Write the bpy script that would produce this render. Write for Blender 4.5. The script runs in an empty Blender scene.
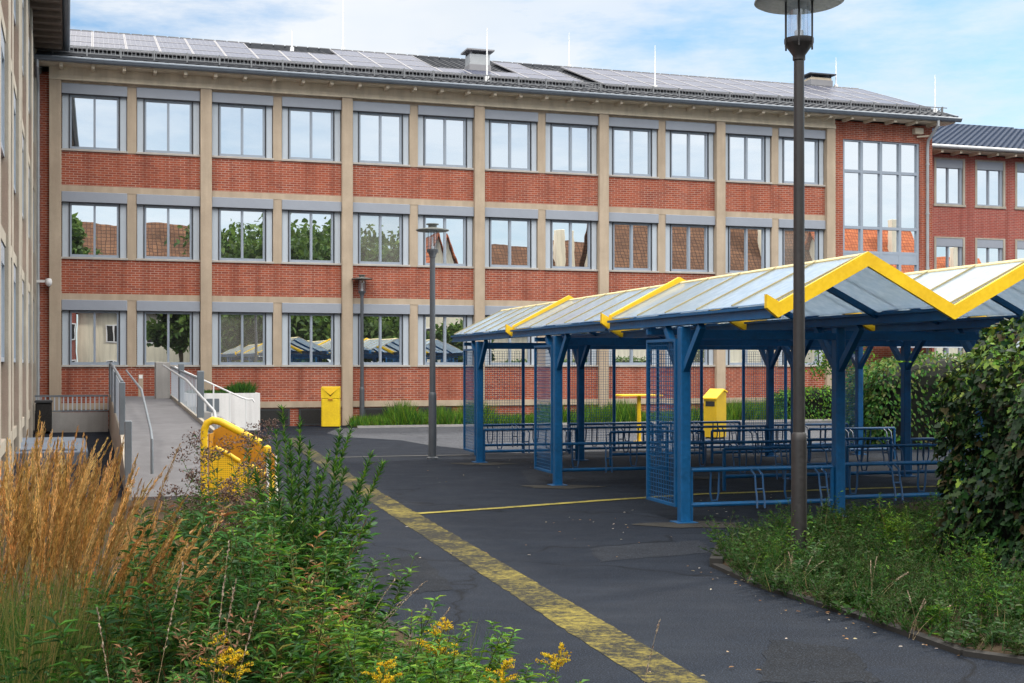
import bpy, math, random
import numpy as np
from mathutils import Vector, Matrix
random.seed(7); rng = np.random.default_rng(11)
R = math.radians
sc = bpy.context.scene
COL = sc.collection
F, EYE, HZ = 1300.0, 1.9, 365.0          # camera: focal length in pixels, eye height, horizon row

# ------------------------------------------------------------------ materials
def new_mat(name):
    m = bpy.data.materials.new(name); m.use_nodes = True
    nt = m.node_tree; nt.nodes.clear()
    out = nt.nodes.new('ShaderNodeOutputMaterial')
    return m, nt, out
def N(nt, t, **kw):
    n = nt.nodes.new(t)
    for k, v in kw.items():
        if k.startswith('_'): setattr(n, k[1:], v)
        else: n.inputs[k.replace('__', ' ')].default_value = v
    return n
def c4(c): return (c[0], c[1], c[2], 1.0)
def ramp(nt, fac, stops):
    r = nt.nodes.new('ShaderNodeValToRGB')
    e = r.color_ramp.elements
    while len(e) < len(stops): e.new(0.5)
    for i, (p, c) in enumerate(stops): e[i].position = p; e[i].color = c4(c)
    nt.links.new(fac, r.inputs[0]); return r.outputs[0]
def mixc(nt, fac, a, b, mode='MIX'):
    m = nt.nodes.new('ShaderNodeMix'); m.data_type = 'RGBA'; m.blend_type = mode
    for s, v in ((m.inputs[0], fac), (m.inputs[6], a), (m.inputs[7], b)):
        if hasattr(v, 'links'): nt.links.new(v, s)
        elif isinstance(v, (int, float)): s.default_value = v
        else: s.default_value = c4(v)
    return m.outputs[2]
def noise(nt, vec, scale, detail=4, rough=.55):
    n = nt.nodes.new('ShaderNodeTexNoise'); n.inputs['Scale'].default_value = scale
    n.inputs['Detail'].default_value = detail; n.inputs['Roughness'].default_value = rough
    if vec is not None: nt.links.new(vec, n.inputs['Vector'])
    return n.outputs['Fac']
def objco(nt): return nt.nodes.new('ShaderNodeTexCoord').outputs['Object']
def scalev(nt, v, s):
    m = nt.nodes.new('ShaderNodeMapping'); m.inputs['Scale'].default_value = s
    nt.links.new(v, m.inputs['Vector']); return m.outputs[0]
def principled(nt, out, color, rough=.6, metal=0., bump=None, bstr=.2, bdist=.01, spec=.5):
    p = nt.nodes.new('ShaderNodeBsdfPrincipled')
    if hasattr(color, 'links'): nt.links.new(color, p.inputs['Base Color'])
    else: p.inputs['Base Color'].default_value = c4(color)
    if hasattr(rough, 'links'): nt.links.new(rough, p.inputs['Roughness'])
    else: p.inputs['Roughness'].default_value = rough
    p.inputs['Metallic'].default_value = metal
    p.inputs['Specular IOR Level'].default_value = spec
    if bump is not None:
        b = nt.nodes.new('ShaderNodeBump'); b.inputs['Strength'].default_value = bstr
        b.inputs['Distance'].default_value = bdist
        nt.links.new(bump, b.inputs['Height']); nt.links.new(b.outputs[0], p.inputs['Normal'])
    if out is not None: nt.links.new(p.outputs[0], out.inputs[0])
    return p
def paint(name, c, rough=.45, var=.18, scale=3., metal=0., dirt=None, spec=.5):
    m, nt, out = new_mat(name); co = objco(nt)
    n1 = noise(nt, co, scale, 5); n2 = noise(nt, co, scale*9, 3)
    f = mixc(nt, .4, ramp(nt, n1, [(.3, (0,0,0)), (.7, (1,1,1))]), ramp(nt, n2, [(.35, (0,0,0)), (.7, (1,1,1))]))
    d = tuple(x*(1-var) for x in c) if dirt is None else dirt
    col = mixc(nt, f, d, c)
    rr = ramp(nt, n2, [(.3, (rough*.8,)*3), (.7, (min(1, rough*1.25),)*3)])
    principled(nt, out, col, rr, metal, n2, .06, .004, spec); return m
def stone(name, c, var=.3, rough=.85, scale=1.5):
    m, nt, out = new_mat(name); co = objco(nt)
    n1 = noise(nt, co, scale, 6, .6); n2 = noise(nt, co, scale*25, 4, .7)
    st = noise(nt, scalev(nt, co, (3.5, 3.5, .25)), 1.2, 4)
    a = mixc(nt, ramp(nt, n1, [(.3, (0,0,0)), (.72, (1,1,1))]), tuple(x*(1-var) for x in c), c)
    a = mixc(nt, ramp(nt, st, [(.40, (0,0,0)), (.72, (.7,)*3)]), a, tuple(x*.55 for x in c))
    a = mixc(nt, .25, a, mixc(nt, n2, tuple(x*.5 for x in c), tuple(min(1, x*1.4) for x in c)))
    principled(nt, out, a, rough, 0, n2, .25, .01, .25); return m
def brick(name, c1, c2, mortar):
    m, nt, out = new_mat(name); co = objco(nt)
    s = nt.nodes.new('ShaderNodeSeparateXYZ'); nt.links.new(co, s.inputs[0])
    ad = nt.nodes.new('ShaderNodeMath'); ad.operation = 'ADD'
    nt.links.new(s.outputs[0], ad.inputs[0]); nt.links.new(s.outputs[1], ad.inputs[1])
    cb = nt.nodes.new('ShaderNodeCombineXYZ'); nt.links.new(ad.outputs[0], cb.inputs[0]); nt.links.new(s.outputs[2], cb.inputs[1])
    b = nt.nodes.new('ShaderNodeTexBrick'); nt.links.new(cb.outputs[0], b.inputs['Vector'])
    b.inputs['Scale'].default_value = 1; b.inputs['Brick Width'].default_value = .22
    b.inputs['Row Height'].default_value = .069; b.inputs['Mortar Size'].default_value = .009
    b.inputs['Mortar Smooth'].default_value = .25; b.inputs['Bias'].default_value = -.1
    b.inputs['Color1'].default_value = c4(c1); b.inputs['Color2'].default_value = c4(c2); b.inputs['Mortar'].default_value = c4(mortar)
    n1 = noise(nt, co, .7, 5, .6); n2 = noise(nt, co, 14, 3)
    col = mixc(nt, ramp(nt, n1, [(.32, (0,0,0)), (.7, (.5,)*3)]), b.outputs['Color'], tuple(x*.72 for x in c1))
    wet = ramp(nt, noise(nt, scalev(nt, co, (2.2, 2.2, .15)), 1.4, 4), [(.46, (0,0,0)), (.74, (.6,)*3)])
    col = mixc(nt, wet, col, tuple(x*.6 for x in c2))
    col = mixc(nt, ramp(nt, n2, [(.62, (0,0,0)), (.72, (.4,)*3)]), col, tuple(min(1, x*1.5) for x in c1))
    principled(nt, out, col, .85, 0, b.outputs['Fac'], -.35, .01, .25); return m
def tint_mat(name, rough=.5, trans=.3, spec=.4):
    m, nt, out = new_mat(name)
    at = nt.nodes.new('ShaderNodeAttribute'); at.attribute_name = 'tint'
    p = principled(nt, None, at.outputs['Color'], rough, spec=spec)
    t = nt.nodes.new('ShaderNodeBsdfTranslucent')
    hs = nt.nodes.new('ShaderNodeHueSaturation'); hs.inputs['Hue'].default_value = .488; hs.inputs['Value'].default_value = 1.5
    nt.links.new(at.outputs['Color'], hs.inputs['Color']); nt.links.new(hs.outputs[0], t.inputs['Color'])
    mx = nt.nodes.new('ShaderNodeMixShader'); mx.inputs[0].default_value = trans
    nt.links.new(p.outputs[0], mx.inputs[1]); nt.links.new(t.outputs[0], mx.inputs[2]); nt.links.new(mx.outputs[0], out.inputs[0])
    return m
def window_glass(name, dark, refl=.62, wav=.03):
    m, nt, out = new_mat(name); co = objco(nt)
    n = noise(nt, co, 1.1, 2)
    d = principled(nt, None, mixc(nt, noise(nt, co, .9, 3), dark, tuple(x*2.2 for x in dark)), .35)
    g = nt.nodes.new('ShaderNodeBsdfGlossy'); g.inputs['Roughness'].default_value = .004
    g.inputs['Color'].default_value = (.97, .99, 1, 1)
    b = nt.nodes.new('ShaderNodeBump'); b.inputs['Strength'].default_value = wav; b.inputs['Distance'].default_value = .02
    nt.links.new(n, b.inputs['Height']); nt.links.new(b.outputs[0], g.inputs['Normal'])
    mx = nt.nodes.new('ShaderNodeMixShader'); mx.inputs[0].default_value = refl
    nt.links.new(d.outputs[0], mx.inputs[1]); nt.links.new(g.outputs[0], mx.inputs[2]); nt.links.new(mx.outputs[0], out.inputs[0])
    return m
def roof_glass(name):
    m, nt, out = new_mat(name); co = objco(nt)
    n = noise(nt, co, 2.2, 3); n2 = noise(nt, co, 9, 5)
    g = nt.nodes.new('ShaderNodeBsdfGlossy'); g.inputs['Roughness'].default_value = .12; g.inputs['Color'].default_value = (.9,.94,.98,1)
    b = nt.nodes.new('ShaderNodeBump'); b.inputs['Strength'].default_value = .12; b.inputs['Distance'].default_value = .02
    nt.links.new(n, b.inputs['Height']); nt.links.new(b.outputs[0], g.inputs['Normal'])
    t = nt.nodes.new('ShaderNodeBsdfTranslucent')
    nt.links.new(mixc(nt, ramp(nt, n2, [(.35, (0,0,0)), (.7, (1,1,1))]), (.66,.78,.88), (.78,.88,.97)), t.inputs['Color'])
    tr = nt.nodes.new('ShaderNodeBsdfTransparent'); tr.inputs['Color'].default_value = (.86,.9,.92,1)
    df = nt.nodes.new('ShaderNodeBsdfDiffuse'); nt.links.new(mixc(nt, ramp(nt, n2, [(.35, (0,0,0)), (.7, (1,1,1))]), (.40,.50,.60), (.55,.65,.76)), df.inputs['Color'])
    m0 = nt.nodes.new('ShaderNodeMixShader'); m0.inputs[0].default_value = .5
    nt.links.new(t.outputs[0], m0.inputs[1]); nt.links.new(df.outputs[0], m0.inputs[2])
    m1 = nt.nodes.new('ShaderNodeMixShader'); m1.inputs[0].default_value = .22
    nt.links.new(m0.outputs[0], m1.inputs[1]); nt.links.new(tr.outputs[0], m1.inputs[2])
    m2 = nt.nodes.new('ShaderNodeMixShader'); m2.inputs[0].default_value = .45
    nt.links.new(m1.outputs[0], m2.inputs[1]); nt.links.new(g.outputs[0], m2.inputs[2]); nt.links.new(m2.outputs[0], out.inputs[0])
    return m
def clear_glass(name):
    m, nt, out = new_mat(name); co = objco(nt)
    tr = nt.nodes.new('ShaderNodeBsdfTransparent'); tr.inputs['Color'].default_value = (.86,.9,.95,1)
    g = nt.nodes.new('ShaderNodeBsdfGlossy'); g.inputs['Roughness'].default_value = .05
    f = ramp(nt, noise(nt, co, 5, 3), [(.3, (.1,)*3), (.7, (.3,)*3)])
    mx = nt.nodes.new('ShaderNodeMixShader'); nt.links.new(f, mx.inputs[0])
    nt.links.new(tr.outputs[0], mx.inputs[1]); nt.links.new(g.outputs[0], mx.inputs[2]); nt.links.new(mx.outputs[0], out.inputs[0])
    return m
def asphalt(name, lo, hi, blotch):
    m, nt, out = new_mat(name); co = objco(nt)
    big = noise(nt, co, .35, 6, .6); mid = noise(nt, co, 2.5, 6, .65); fine = noise(nt, co, 85, 3, .75); st = noise(nt, scalev(nt, co, (.5, 2.2, 1)), .8, 5)
    col = mixc(nt, ramp(nt, big, [(.32, (0,0,0)), (.68, (1,1,1))]), lo, hi)
    col = mixc(nt, ramp(nt, st, [(.5, (0,0,0)), (.75, (.55,)*3)]), col, blotch)
    col = mixc(nt, ramp(nt, mid, [(.45, (0,0,0)), (.8, (.4,)*3)]), col, tuple(x*1.35 for x in hi))
    col = mixc(nt, ramp(nt, fine, [(.5, (0,0,0)), (.66, (.85,)*3)]), col, tuple(min(1, x*5.) for x in hi))
    vv = nt.nodes.new('ShaderNodeTexVoronoi'); vv.inputs['Scale'].default_value = 55; nt.links.new(co, vv.inputs['Vector'])
    col = mixc(nt, ramp(nt, vv.outputs['Distance'], [(.0, (.6,)*3), (.35, (0,0,0))]), col, tuple(x*.5 for x in lo))
    scf = noise(nt, scalev(nt, co, (.35, 1.6, 1)), 2.6, 8, .7)
    col = mixc(nt, ramp(nt, scf, [(.56, (0,0,0)), (.70, (.7,)*3)]), col, tuple(x*2.1 for x in hi))
    v = nt.nodes.new('ShaderNodeTexVoronoi'); v.feature = 'DISTANCE_TO_EDGE'; v.inputs['Scale'].default_value = .23
    wv = nt.nodes.new('ShaderNodeVectorMath'); wv.operation = 'ADD'
    nz = nt.nodes.new('ShaderNodeTexNoise'); nz.inputs['Scale'].default_value = 1.2; nt.links.new(co, nz.inputs['Vector'])
    nt.links.new(co, wv.inputs[0]); nt.links.new(nz.outputs['Color'], wv.inputs[1]); nt.links.new(wv.outputs[0], v.inputs['Vector'])
    crack = ramp(nt, v.outputs['Distance'], [(.0, (.75,)*3), (.006, (0,0,0))])
    col = mixc(nt, crack, col, tuple(x*.35 for x in lo))
    principled(nt, out, col, ramp(nt, mid, [(.3, (.8,)*3), (.7, (.97,)*3)]), 0, fine, .5, .008, .12); return m
def worn_paint(name, c, under, wear=.52):
    m, nt, out = new_mat(name); co = objco(nt)
    a = noise(nt, co, 22, 8, .75); b = noise(nt, co, 5, 6, .7); w = noise(nt, scalev(nt, co, (4, 6.5, 1)), 2.6, 7, .75); big = noise(nt, co, .8, 3)
    s1 = mixc(nt, .45, a, b); s2 = mixc(nt, .35, s1, w); s3 = mixc(nt, .22, s2, big)
    f = ramp(nt, s3, [(wear-.07, (0,0,0)), (wear+.035, (1,1,1))])
    col = mixc(nt, f, under, mixc(nt, b, tuple(x*.6 for x in c), c))
    fine = noise(nt, co, 120, 2, .7); col = mixc(nt, ramp(nt, fine, [(.5, (0,0,0)), (.7, (.6,)*3)]), col, tuple(x*.45 for x in c))
    principled(nt, out, col, .9, 0, a, .4, .008, .15); return m
def soil_mat(name, a, b):
    m, nt, out = new_mat(name); co = objco(nt)
    n1 = noise(nt, co, 2.4, 8, .7); n2 = noise(nt, co, 40, 4, .7)
    col = mixc(nt, .4, mixc(nt, ramp(nt, n1, [(.35, (0,0,0)), (.65, (1,1,1))]), a, b), mixc(nt, n2, tuple(x*.4 for x in a), tuple(x*1.5 for x in b)))
    principled(nt, out, col, .95, 0, n2, .7, .03, .1); return m
def rooftile(name, c1, c2, gap):
    m, nt, out = new_mat(name); co = objco(nt)
    s = nt.nodes.new('ShaderNodeSeparateXYZ'); nt.links.new(co, s.inputs[0]); cb = nt.nodes.new('ShaderNodeCombineXYZ')
    nt.links.new(s.outputs[0], cb.inputs[0]); nt.links.new(s.outputs[2], cb.inputs[1])
    b = nt.nodes.new('ShaderNodeTexBrick'); nt.links.new(cb.outputs[0], b.inputs['Vector']); b.inputs['Scale'].default_value = 1; b.offset = 0
    b.inputs['Brick Width'].default_value = .3; b.inputs['Row Height'].default_value = .28; b.inputs['Mortar Size'].default_value = .035; b.inputs['Mortar Smooth'].default_value = .6
    for k, c in (('Color1', c1), ('Color2', c2), ('Mortar', gap)): b.inputs[k].default_value = c4(c)
    col = mixc(nt, ramp(nt, noise(nt, co, .9, 5), [(.35,(0,0,0)),(.7,(.6,)*3)]), b.outputs['Color'], tuple(x*.5 for x in c2))
    principled(nt, out, col, .8, spec=.2); return m
def solar_mat(name):
    m, nt, out = new_mat(name); co = objco(nt)
    s = nt.nodes.new('ShaderNodeSeparateXYZ'); nt.links.new(co, s.inputs[0])
    b = nt.nodes.new('ShaderNodeTexBrick'); b.offset = 0; b.inputs['Scale'].default_value = 1
    b.inputs['Brick Width'].default_value = .16; b.inputs['Row Height'].default_value = .16; b.inputs['Mortar Size'].default_value = .004
    b.inputs['Color1'].default_value = (.015,.024,.06,1); b.inputs['Color2'].default_value = (.025,.03,.062,1); b.inputs['Mortar'].default_value = (.16,.17,.2,1)
    nt.links.new(co, b.inputs['Vector'])
    d = principled(nt, None, b.outputs['Color'], .25, spec=.08)
    g = nt.nodes.new('ShaderNodeBsdfGlossy'); g.inputs['Roughness'].default_value = .08; g.inputs['Color'].default_value = (.86,.83,.9,1)
    bp = nt.nodes.new('ShaderNodeBump'); bp.inputs['Strength'].default_value = .05; nt.links.new(noise(nt, co, .8, 2), bp.inputs['Height']); nt.links.new(bp.outputs[0], g.inputs['Normal'])
    mx = nt.nodes.new('ShaderNodeMixShader'); nt.links.new(ramp(nt, noise(nt, co, .4, 3), [(.35, (.035,)*3), (.65, (.10,)*3)]), mx.inputs[0])
    nt.links.new(d.outputs[0], mx.inputs[1]); nt.links.new(g.outputs[0], mx.inputs[2]); nt.links.new(mx.outputs[0], out.inputs[0]); return m

M = dict(
    brick=brick('brick', (.345,.08,.038), (.19,.042,.027), (.40,.30,.25)),
    darkbrick=brick('dark brick', (.33,.075,.055), (.24,.055,.045), (.34,.25,.22)),
    stone=stone('beige stone', (.46,.375,.285)), stone_dark=stone('weathered concrete', (.42,.385,.325), .42),
    frieze=stone('cornice plaster', (.62,.54,.42), .12),
    concrete=stone('grey concrete', (.36,.35,.34), .3), ramp_slab=stone('ramp concrete', (.15,.15,.162), .3), white_wall=stone('white render', (.78,.78,.78), .1),
    blind=paint('blind box grey', (.27,.30,.355), .5, .12), panel=paint('pale grey panel', (.44,.50,.57), .5, .1),
    frame=paint('grey window frame', (.34,.38,.43), .4, .1), sill=paint('sill stone', (.40,.37,.34), .7, .25),
    guide=paint('dark guide rail', (.04,.045,.055), .5), pane=window_glass('reflecting pane', (.03,.033,.035), .86), pane_curtain=window_glass('pane with pale curtain', (.16,.155,.14), .66),
    metal=paint('galvanised metal', (.42,.44,.46), .45, .25, 4, .35), gutter=paint('zinc gutter', (.17,.20,.24), .45, .2, 3, .4),
    tile=paint('dark roof tile', (.035,.040,.052), .5, .35, 6), tile_blue=paint('slate blue tile', (.035,.055,.10), .6, .3, 5, spec=.25),
    solar=solar_mat('solar cells'), rail=paint('panel frame alu', (.26,.26,.28), .5, .2, 3, .2),
    blue=paint('blue paint', (.003,.10,.27), .45, .3, 2.5, dirt=(.004,.055,.145), spec=.3), yellow=paint('yellow paint', (.84,.56,.008), .45, .2, 2.5, dirt=(.66,.40,.008)),
    yellow_bin=paint('yellow bin plastic', (.85,.62,.008), .45, .25, 3, dirt=(.60,.39,.01)), orange_in=paint('inside of bin', (.48,.22,.004), .6, .25),
    darkblue=paint('dark blue tube', (.003,.055,.15), .5, .2), black=paint('black slot', (.012,.012,.012), .7), roofglass=roof_glass('shelter sheet'), cream=paint('cream strip', (.62,.53,.27), .5, .3), bar=paint('glazing bar', (.30,.26,.13), .6, .3),  # darkblue: deeper blue of the wheel loops and holders
    lamp=paint('lamp post paint', (.024,.022,.023), .45, .3, 4), lampgrey=paint('lamp grey paint', (.065,.075,.09), .45, .25, 4), lampdisc=paint('lamp disc', (.13,.14,.13), .5, .25),
    glass=clear_glass('lamp glass'), white=paint('white lacquer', (.78,.79,.8), .4, .1), railgrey=paint('railing grey', (.17,.20,.23), .45, .2, 3, .3),
    asphalt=asphalt('asphalt', (.0038,.0056,.0098), (.0075,.0105,.0165), (.016,.0205,.0285)), sunlit_yard=asphalt('sunlit asphalt', (.026,.029,.036), (.044,.047,.054), (.066,.068,.073)),  # foreground shade and far sunlight put into two asphalt colours
    road_yellow=worn_paint('worn yellow paint', (.255,.21,.045), (.010,.0125,.017), .55), thin_yellow=worn_paint('thin yellow paint', (.34,.29,.07), (.035,.035,.032), .48),
    soil=soil_mat('soil', (.035,.025,.016), (.07,.05,.032)), kerb=stone('kerb stone', (.032,.031,.03), .4), patch=soil_mat('gravel patch', (.028,.028,.027), (.058,.055,.05)),
    leaf=tint_mat('leaf', .6, .24, .2), dry=tint_mat('dry grass', .7, .35, .2), petal=tint_mat('petal', .6, .4, .2), ivy=tint_mat('ivy leaf', .55, .12, .2), bark=stone('bark', (.11,.085,.06), .45),
    render=stone('cream render', (.78,.72,.58), .06), redtile=rooftile('orange roof tile', (.55,.17,.065), (.42,.12,.05), (.2,.05,.025)), browntile=rooftile('brown roof tile', (.20,.10,.055), (.13,.065,.04), (.04,.022,.015)),
    wood=paint('soffit boards', (.15,.115,.09), .7, .35, 6), grate=paint('dark grate', (.03,.035,.04), .5), slab=stone('blue grey slab', (.17,.21,.27), .3),
)

# ------------------------------------------------------------------ mesh helpers
class MB:
    def __init__(s): s.v = []; s.f = []
    def add(s, vs, fs):
        o = len(s.v); s.v += [tuple(p) for p in vs]; s.f += [tuple(i+o for i in f) for f in fs]; return s
    def hexa(s, p): return s.add(p, [(0,3,2,1),(4,5,6,7),(0,1,5,4),(1,2,6,5),(2,3,7,6),(3,0,4,7)])
    def box(s, x0, x1, y0, y1, z0, z1):
        return s.hexa([(x0,y0,z0),(x1,y0,z0),(x1,y1,z0),(x0,y1,z0),(x0,y0,z1),(x1,y0,z1),(x1,y1,z1),(x0,y1,z1)])
    def bev(s, x0, x1, y0, y1, z0, z1, b=.01):      # box with chamfered vertical and top edges
        o = [(x0+b,y0),(x1-b,y0),(x1,y0+b),(x1,y1-b),(x1-b,y1),(x0+b,y1),(x0,y1-b),(x0,y0+b)]
        i = [(min(max(x,x0+b),x1-b), min(max(y,y0+b),y1-b)) for x, y in o]
        vs = [(x,y,z0) for x,y in o] + [(x,y,z1-b) for x,y in o] + [(x,y,z1) for x,y in i]
        fs = [tuple(range(7,-1,-1)), tuple(range(16,24))]
        for k in range(8):
            n = (k+1) % 8; fs += [(k,n,8+n,8+k),(8+k,8+n,16+n,16+k)]
        return s.add(vs, fs)
    def bar(s, a, b, w, h, up=(0,0,1)):              # rectangular bar from a to b, w across, h along up
        a, b = Vector(a), Vector(b); d = (b-a).normalized(); u = Vector(up)
        x = d.cross(u).normalized()*w/2; u = x.cross(d).normalized()*h/2
        return s.hexa([a-x-u, a+x-u, b+x-u, b-x-u, a-x+u, a+x+u, b+x+u, b-x+u])
    def tube(s, pts, r, seg=8, cap=True):
        pts = [Vector(p) for p in pts]; n = len(pts)
        rs = r if isinstance(r, (list, tuple)) else [r]*n
        t0 = (pts[1]-pts[0]).normalized(); ref = Vector((0,0,1)) if abs(t0.z) < .9 else Vector((1,0,0))
        x = t0.cross(ref).normalized(); vs = []; fs = []
        for i, p in enumerate(pts):
            t = (pts[min(i+1,n-1)]-pts[max(i-1,0)]).normalized()
            x = (x - t*x.dot(t)).normalized(); y = t.cross(x)
            for k in range(seg):
                a = 2*math.pi*k/seg; vs.append(p + (x*math.cos(a)+y*math.sin(a))*rs[i])
        for i in range(n-1):
            for k in range(seg):
                q = (k+1) % seg; fs.append((i*seg+k, i*seg+q, (i+1)*seg+q, (i+1)*seg+k))
        if cap: fs += [tuple(range(seg-1,-1,-1)), tuple(range((n-1)*seg, n*seg))]
        return s.add(vs, fs)
    def lathe(s, prof, cx=0, cy=0, seg=24):
        vs = []; fs = []; n = len(prof)
        for r, z in prof:
            for k in range(seg):
                a = 2*math.pi*k/seg; vs.append((cx+r*math.cos(a), cy+r*math.sin(a), z))
        for i in range(n-1):
            for k in range(seg):
                q = (k+1) % seg; fs.append((i*seg+k, i*seg+q, (i+1)*seg+q, (i+1)*seg+k))
        return s.add(vs, fs)
    def prism(s, poly, axis, a, b):                  # polygon extruded along axis ('x','y' or 'z')
        f = {'x': lambda p, t: (t,p[0],p[1]), 'y': lambda p, t: (p[0],t,p[1]), 'z': lambda p, t: (p[0],p[1],t)}[axis]
        n = len(poly); vs = [f(p, a) for p in poly] + [f(p, b) for p in poly]
        fs = [tuple(range(n-1,-1,-1)), tuple(range(n,2*n))] + [(k,(k+1)%n,n+(k+1)%n,n+k) for k in range(n)]
        return s.add(vs, fs)
    def build(s, name, mat, parent=None, smooth=False):
        me = bpy.data.meshes.new(name); me.from_pydata(s.v, [], s.f); me.update()
        import bmesh
        bm = bmesh.new(); bm.from_mesh(me); bmesh.ops.recalc_face_normals(bm, faces=bm.faces); bm.to_mesh(me); bm.free()
        if smooth:
            me.shade_smooth()
            me.set_sharp_from_angle(angle=R(40))
        me.materials.append(mat); o = bpy.data.objects.new(name, me); COL.objects.link(o)
        if parent: o.parent = parent
        return o
def tag(o, label=None, cat=None, group=None, kind=None):
    if label: o['label'] = label
    if cat: o['category'] = cat
    if group: o['group'] = group
    if kind: o['kind'] = kind
    return o
def thing(name, label, cat, loc=(0,0,0), rz=0., group=None):
    o = bpy.data.objects.new(name, None); COL.objects.link(o); o.empty_display_size = .2
    o.location = loc; o.rotation_euler = (0,0,rz); return tag(o, label, cat, group)
def copy_tree(o, parent=None):
    c = o.copy(); COL.objects.link(c); c.parent = parent
    for ch in list(o.children): copy_tree(ch, c)
    return c
def G(px, py, z=0.):                                  # survey helper: a sighted ground point in metres
    Y = F*(EYE-z)/(py-HZ); return ((px-512)/F*Y, Y)
# ------------------------------------------------------------------ foliage helper
def unit(a): return a/np.maximum(np.linalg.norm(a, axis=-1, keepdims=True), 1e-9)
LANCE = (np.array([[0,0,0],[-.5,.38,.10],[.5,.38,.10],[0,.42,-.02],[0,1,-.12]]), np.array([[0,2,3],[0,3,1],[3,2,4],[1,3,4]]))
OVAL = (np.array([[0,0,0],[-.42,.28,.07],[.42,.28,.07],[-.38,.68,.06],[.38,.68,.06],[0,.5,-.03],[0,1,-.1]]), np.array([[0,2,5],[0,5,1],[5,2,4],[1,5,3],[5,4,6],[3,5,6]]))
IVY = (np.array([[0,0,0],[-.32,-.1,.03],[-.55,.22,.06],[-.28,.42,.0],[-.32,.66,.05],[0,1,-.08],[.32,.66,.05],[.28,.42,.0],[.55,.22,.06],[.32,-.1,.03],[0,.36,-.05]]),
       np.array([[10,1,0],[10,2,1],[10,3,2],[10,4,3],[10,5,4],[10,6,5],[10,7,6],[10,8,7],[10,9,8],[10,0,9]]))
BLADE = (np.array([[-.5,0,0],[.5,0,0],[-.42,.5,.0],[.42,.5,.0],[0,1,0]]), np.array([[0,1,3],[0,3,2],[2,3,4]]))
SPIKE = (np.array([[-.5,0,0],[.5,0,0],[0,.45,.07],[0,.45,-.07],[0,1,0]]), np.array([[0,2,3],[1,3,2],[0,2,4],[1,4,2],[3,4,0],[1,4,3]]))
BUD = (np.array([[-.5,0,0],[.5,0,0],[0,.5,.25],[0,.5,-.25],[0,1,0]]), np.array([[0,2,3],[1,3,2],[0,2,4],[1,4,2],[3,4,0],[1,4,3]]))
class Fol:
    def __init__(s): s.V = []; s.T = []; s.C = []; s.n = 0
    def raw(s, V, T, C): s.V.append(V); s.T.append(T+s.n); s.C.append(C); s.n += len(V)
    def leaves(s, tpl, P, D, U, L, W, C):
        P = np.asarray(P, float).reshape(-1,3); n = len(P)
        if n == 0: return
        D = unit(np.broadcast_to(np.asarray(D, float), (n,3))); U = np.broadcast_to(np.asarray(U, float), (n,3))
        X = unit(np.cross(D, U)+1e-6); Z = np.cross(X, D)
        L = np.broadcast_to(L, (n,)); W = np.broadcast_to(W, (n,))
        t, tr = tpl; k = len(t)
        V = P[:,None] + t[None,:,0:1]*W[:,None,None]*X[:,None] + t[None,:,1:2]*L[:,None,None]*D[:,None] + t[None,:,2:3]*L[:,None,None]*Z[:,None]
        T = (tr[None]+ (np.arange(n)*k)[:,None,None]).reshape(-1,3)
        C = np.repeat(np.broadcast_to(np.asarray(C, float), (n,3))[:,None], k, 1)
        s.raw(V.reshape(-1,3), T, C.reshape(-1,3))
    def stem(s, pts, r0, r1, col, seg=4):
        pts = np.asarray(pts, float); n = len(pts)
        t = unit(np.gradient(pts, axis=0)); ref = np.array([.3,.9,.1]); x = unit(np.cross(t, ref)); y = np.cross(t, x)
        a = np.arange(seg)*2*np.pi/seg; r = np.linspace(r0, r1, n)[:,None,None]
        V = pts[:,None] + r*(np.cos(a)[None,:,None]*x[:,None]+np.sin(a)[None,:,None]*y[:,None])
        T = []
        for i in range(n-1):
            for k in range(seg):
                q = (k+1) % seg; T += [(i*seg+k, i*seg+q, (i+1)*seg+q), (i*seg+k, (i+1)*seg+q, (i+1)*seg+k)]
        s.raw(V.reshape(-1,3), np.array(T), np.broadcast_to(np.asarray(col, float), (n*seg,3)).copy())
    def build(s, name, mat, parent=None):
        V = np.concatenate(s.V); T = np.concatenate(s.T); C = np.concatenate(s.C)
        me = bpy.data.meshes.new(name); me.vertices.add(len(V)); me.vertices.foreach_set('co', V.astype(np.float32).ravel())
        me.loops.add(T.size); me.loops.foreach_set('vertex_index', T.astype(np.int32).ravel())
        me.polygons.add(len(T)); me.polygons.foreach_set('loop_start', np.arange(0, T.size, 3, dtype=np.int32))
        try: me.polygons.foreach_set('loop_total', np.full(len(T), 3, dtype=np.int32))
        except Exception: pass
        me.update(calc_edges=True)
        at = me.color_attributes.new('tint', 'FLOAT_COLOR', 'POINT')
        at.data.foreach_set('color', np.concatenate([np.clip(C,0,1), np.ones((len(C),1))], 1).astype(np.float32).ravel())
        me.materials.append(mat); o = bpy.data.objects.new(name, me); COL.objects.link(o)
        if parent: o.parent = parent
        return o
def pal(n, cols, jit=.2):
    c = np.array(cols)[rng.integers(0, len(cols), n)]
    return c*(1+rng.uniform(-jit, jit, (n,1)))*(1+rng.uniform(-jit*.3, jit*.3, (n,3)))
def curve(p, d, L, bend=(0,0,0), n=8):
    p = np.array(p, float); d = unit(np.array(d, float)); b = np.array(bend, float); out = [p.copy()]
    for i in range(n):
        d = unit(d + b/n); p = p + d*L/n; out.append(p.copy())
    return np.array(out)
def along(pts, t):
    t = np.asarray(t)*(len(pts)-1); i = np.minimum(t.astype(int), len(pts)-2); f = (t-i)[:,None]
    return pts[i]*(1-f)+pts[i+1]*f, unit(pts[i+1]-pts[i])
def rdir(n, up=0.):
    d = rng.normal(size=(n,3)); d = unit(d); d[:,2] += up; return unit(d)
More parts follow.
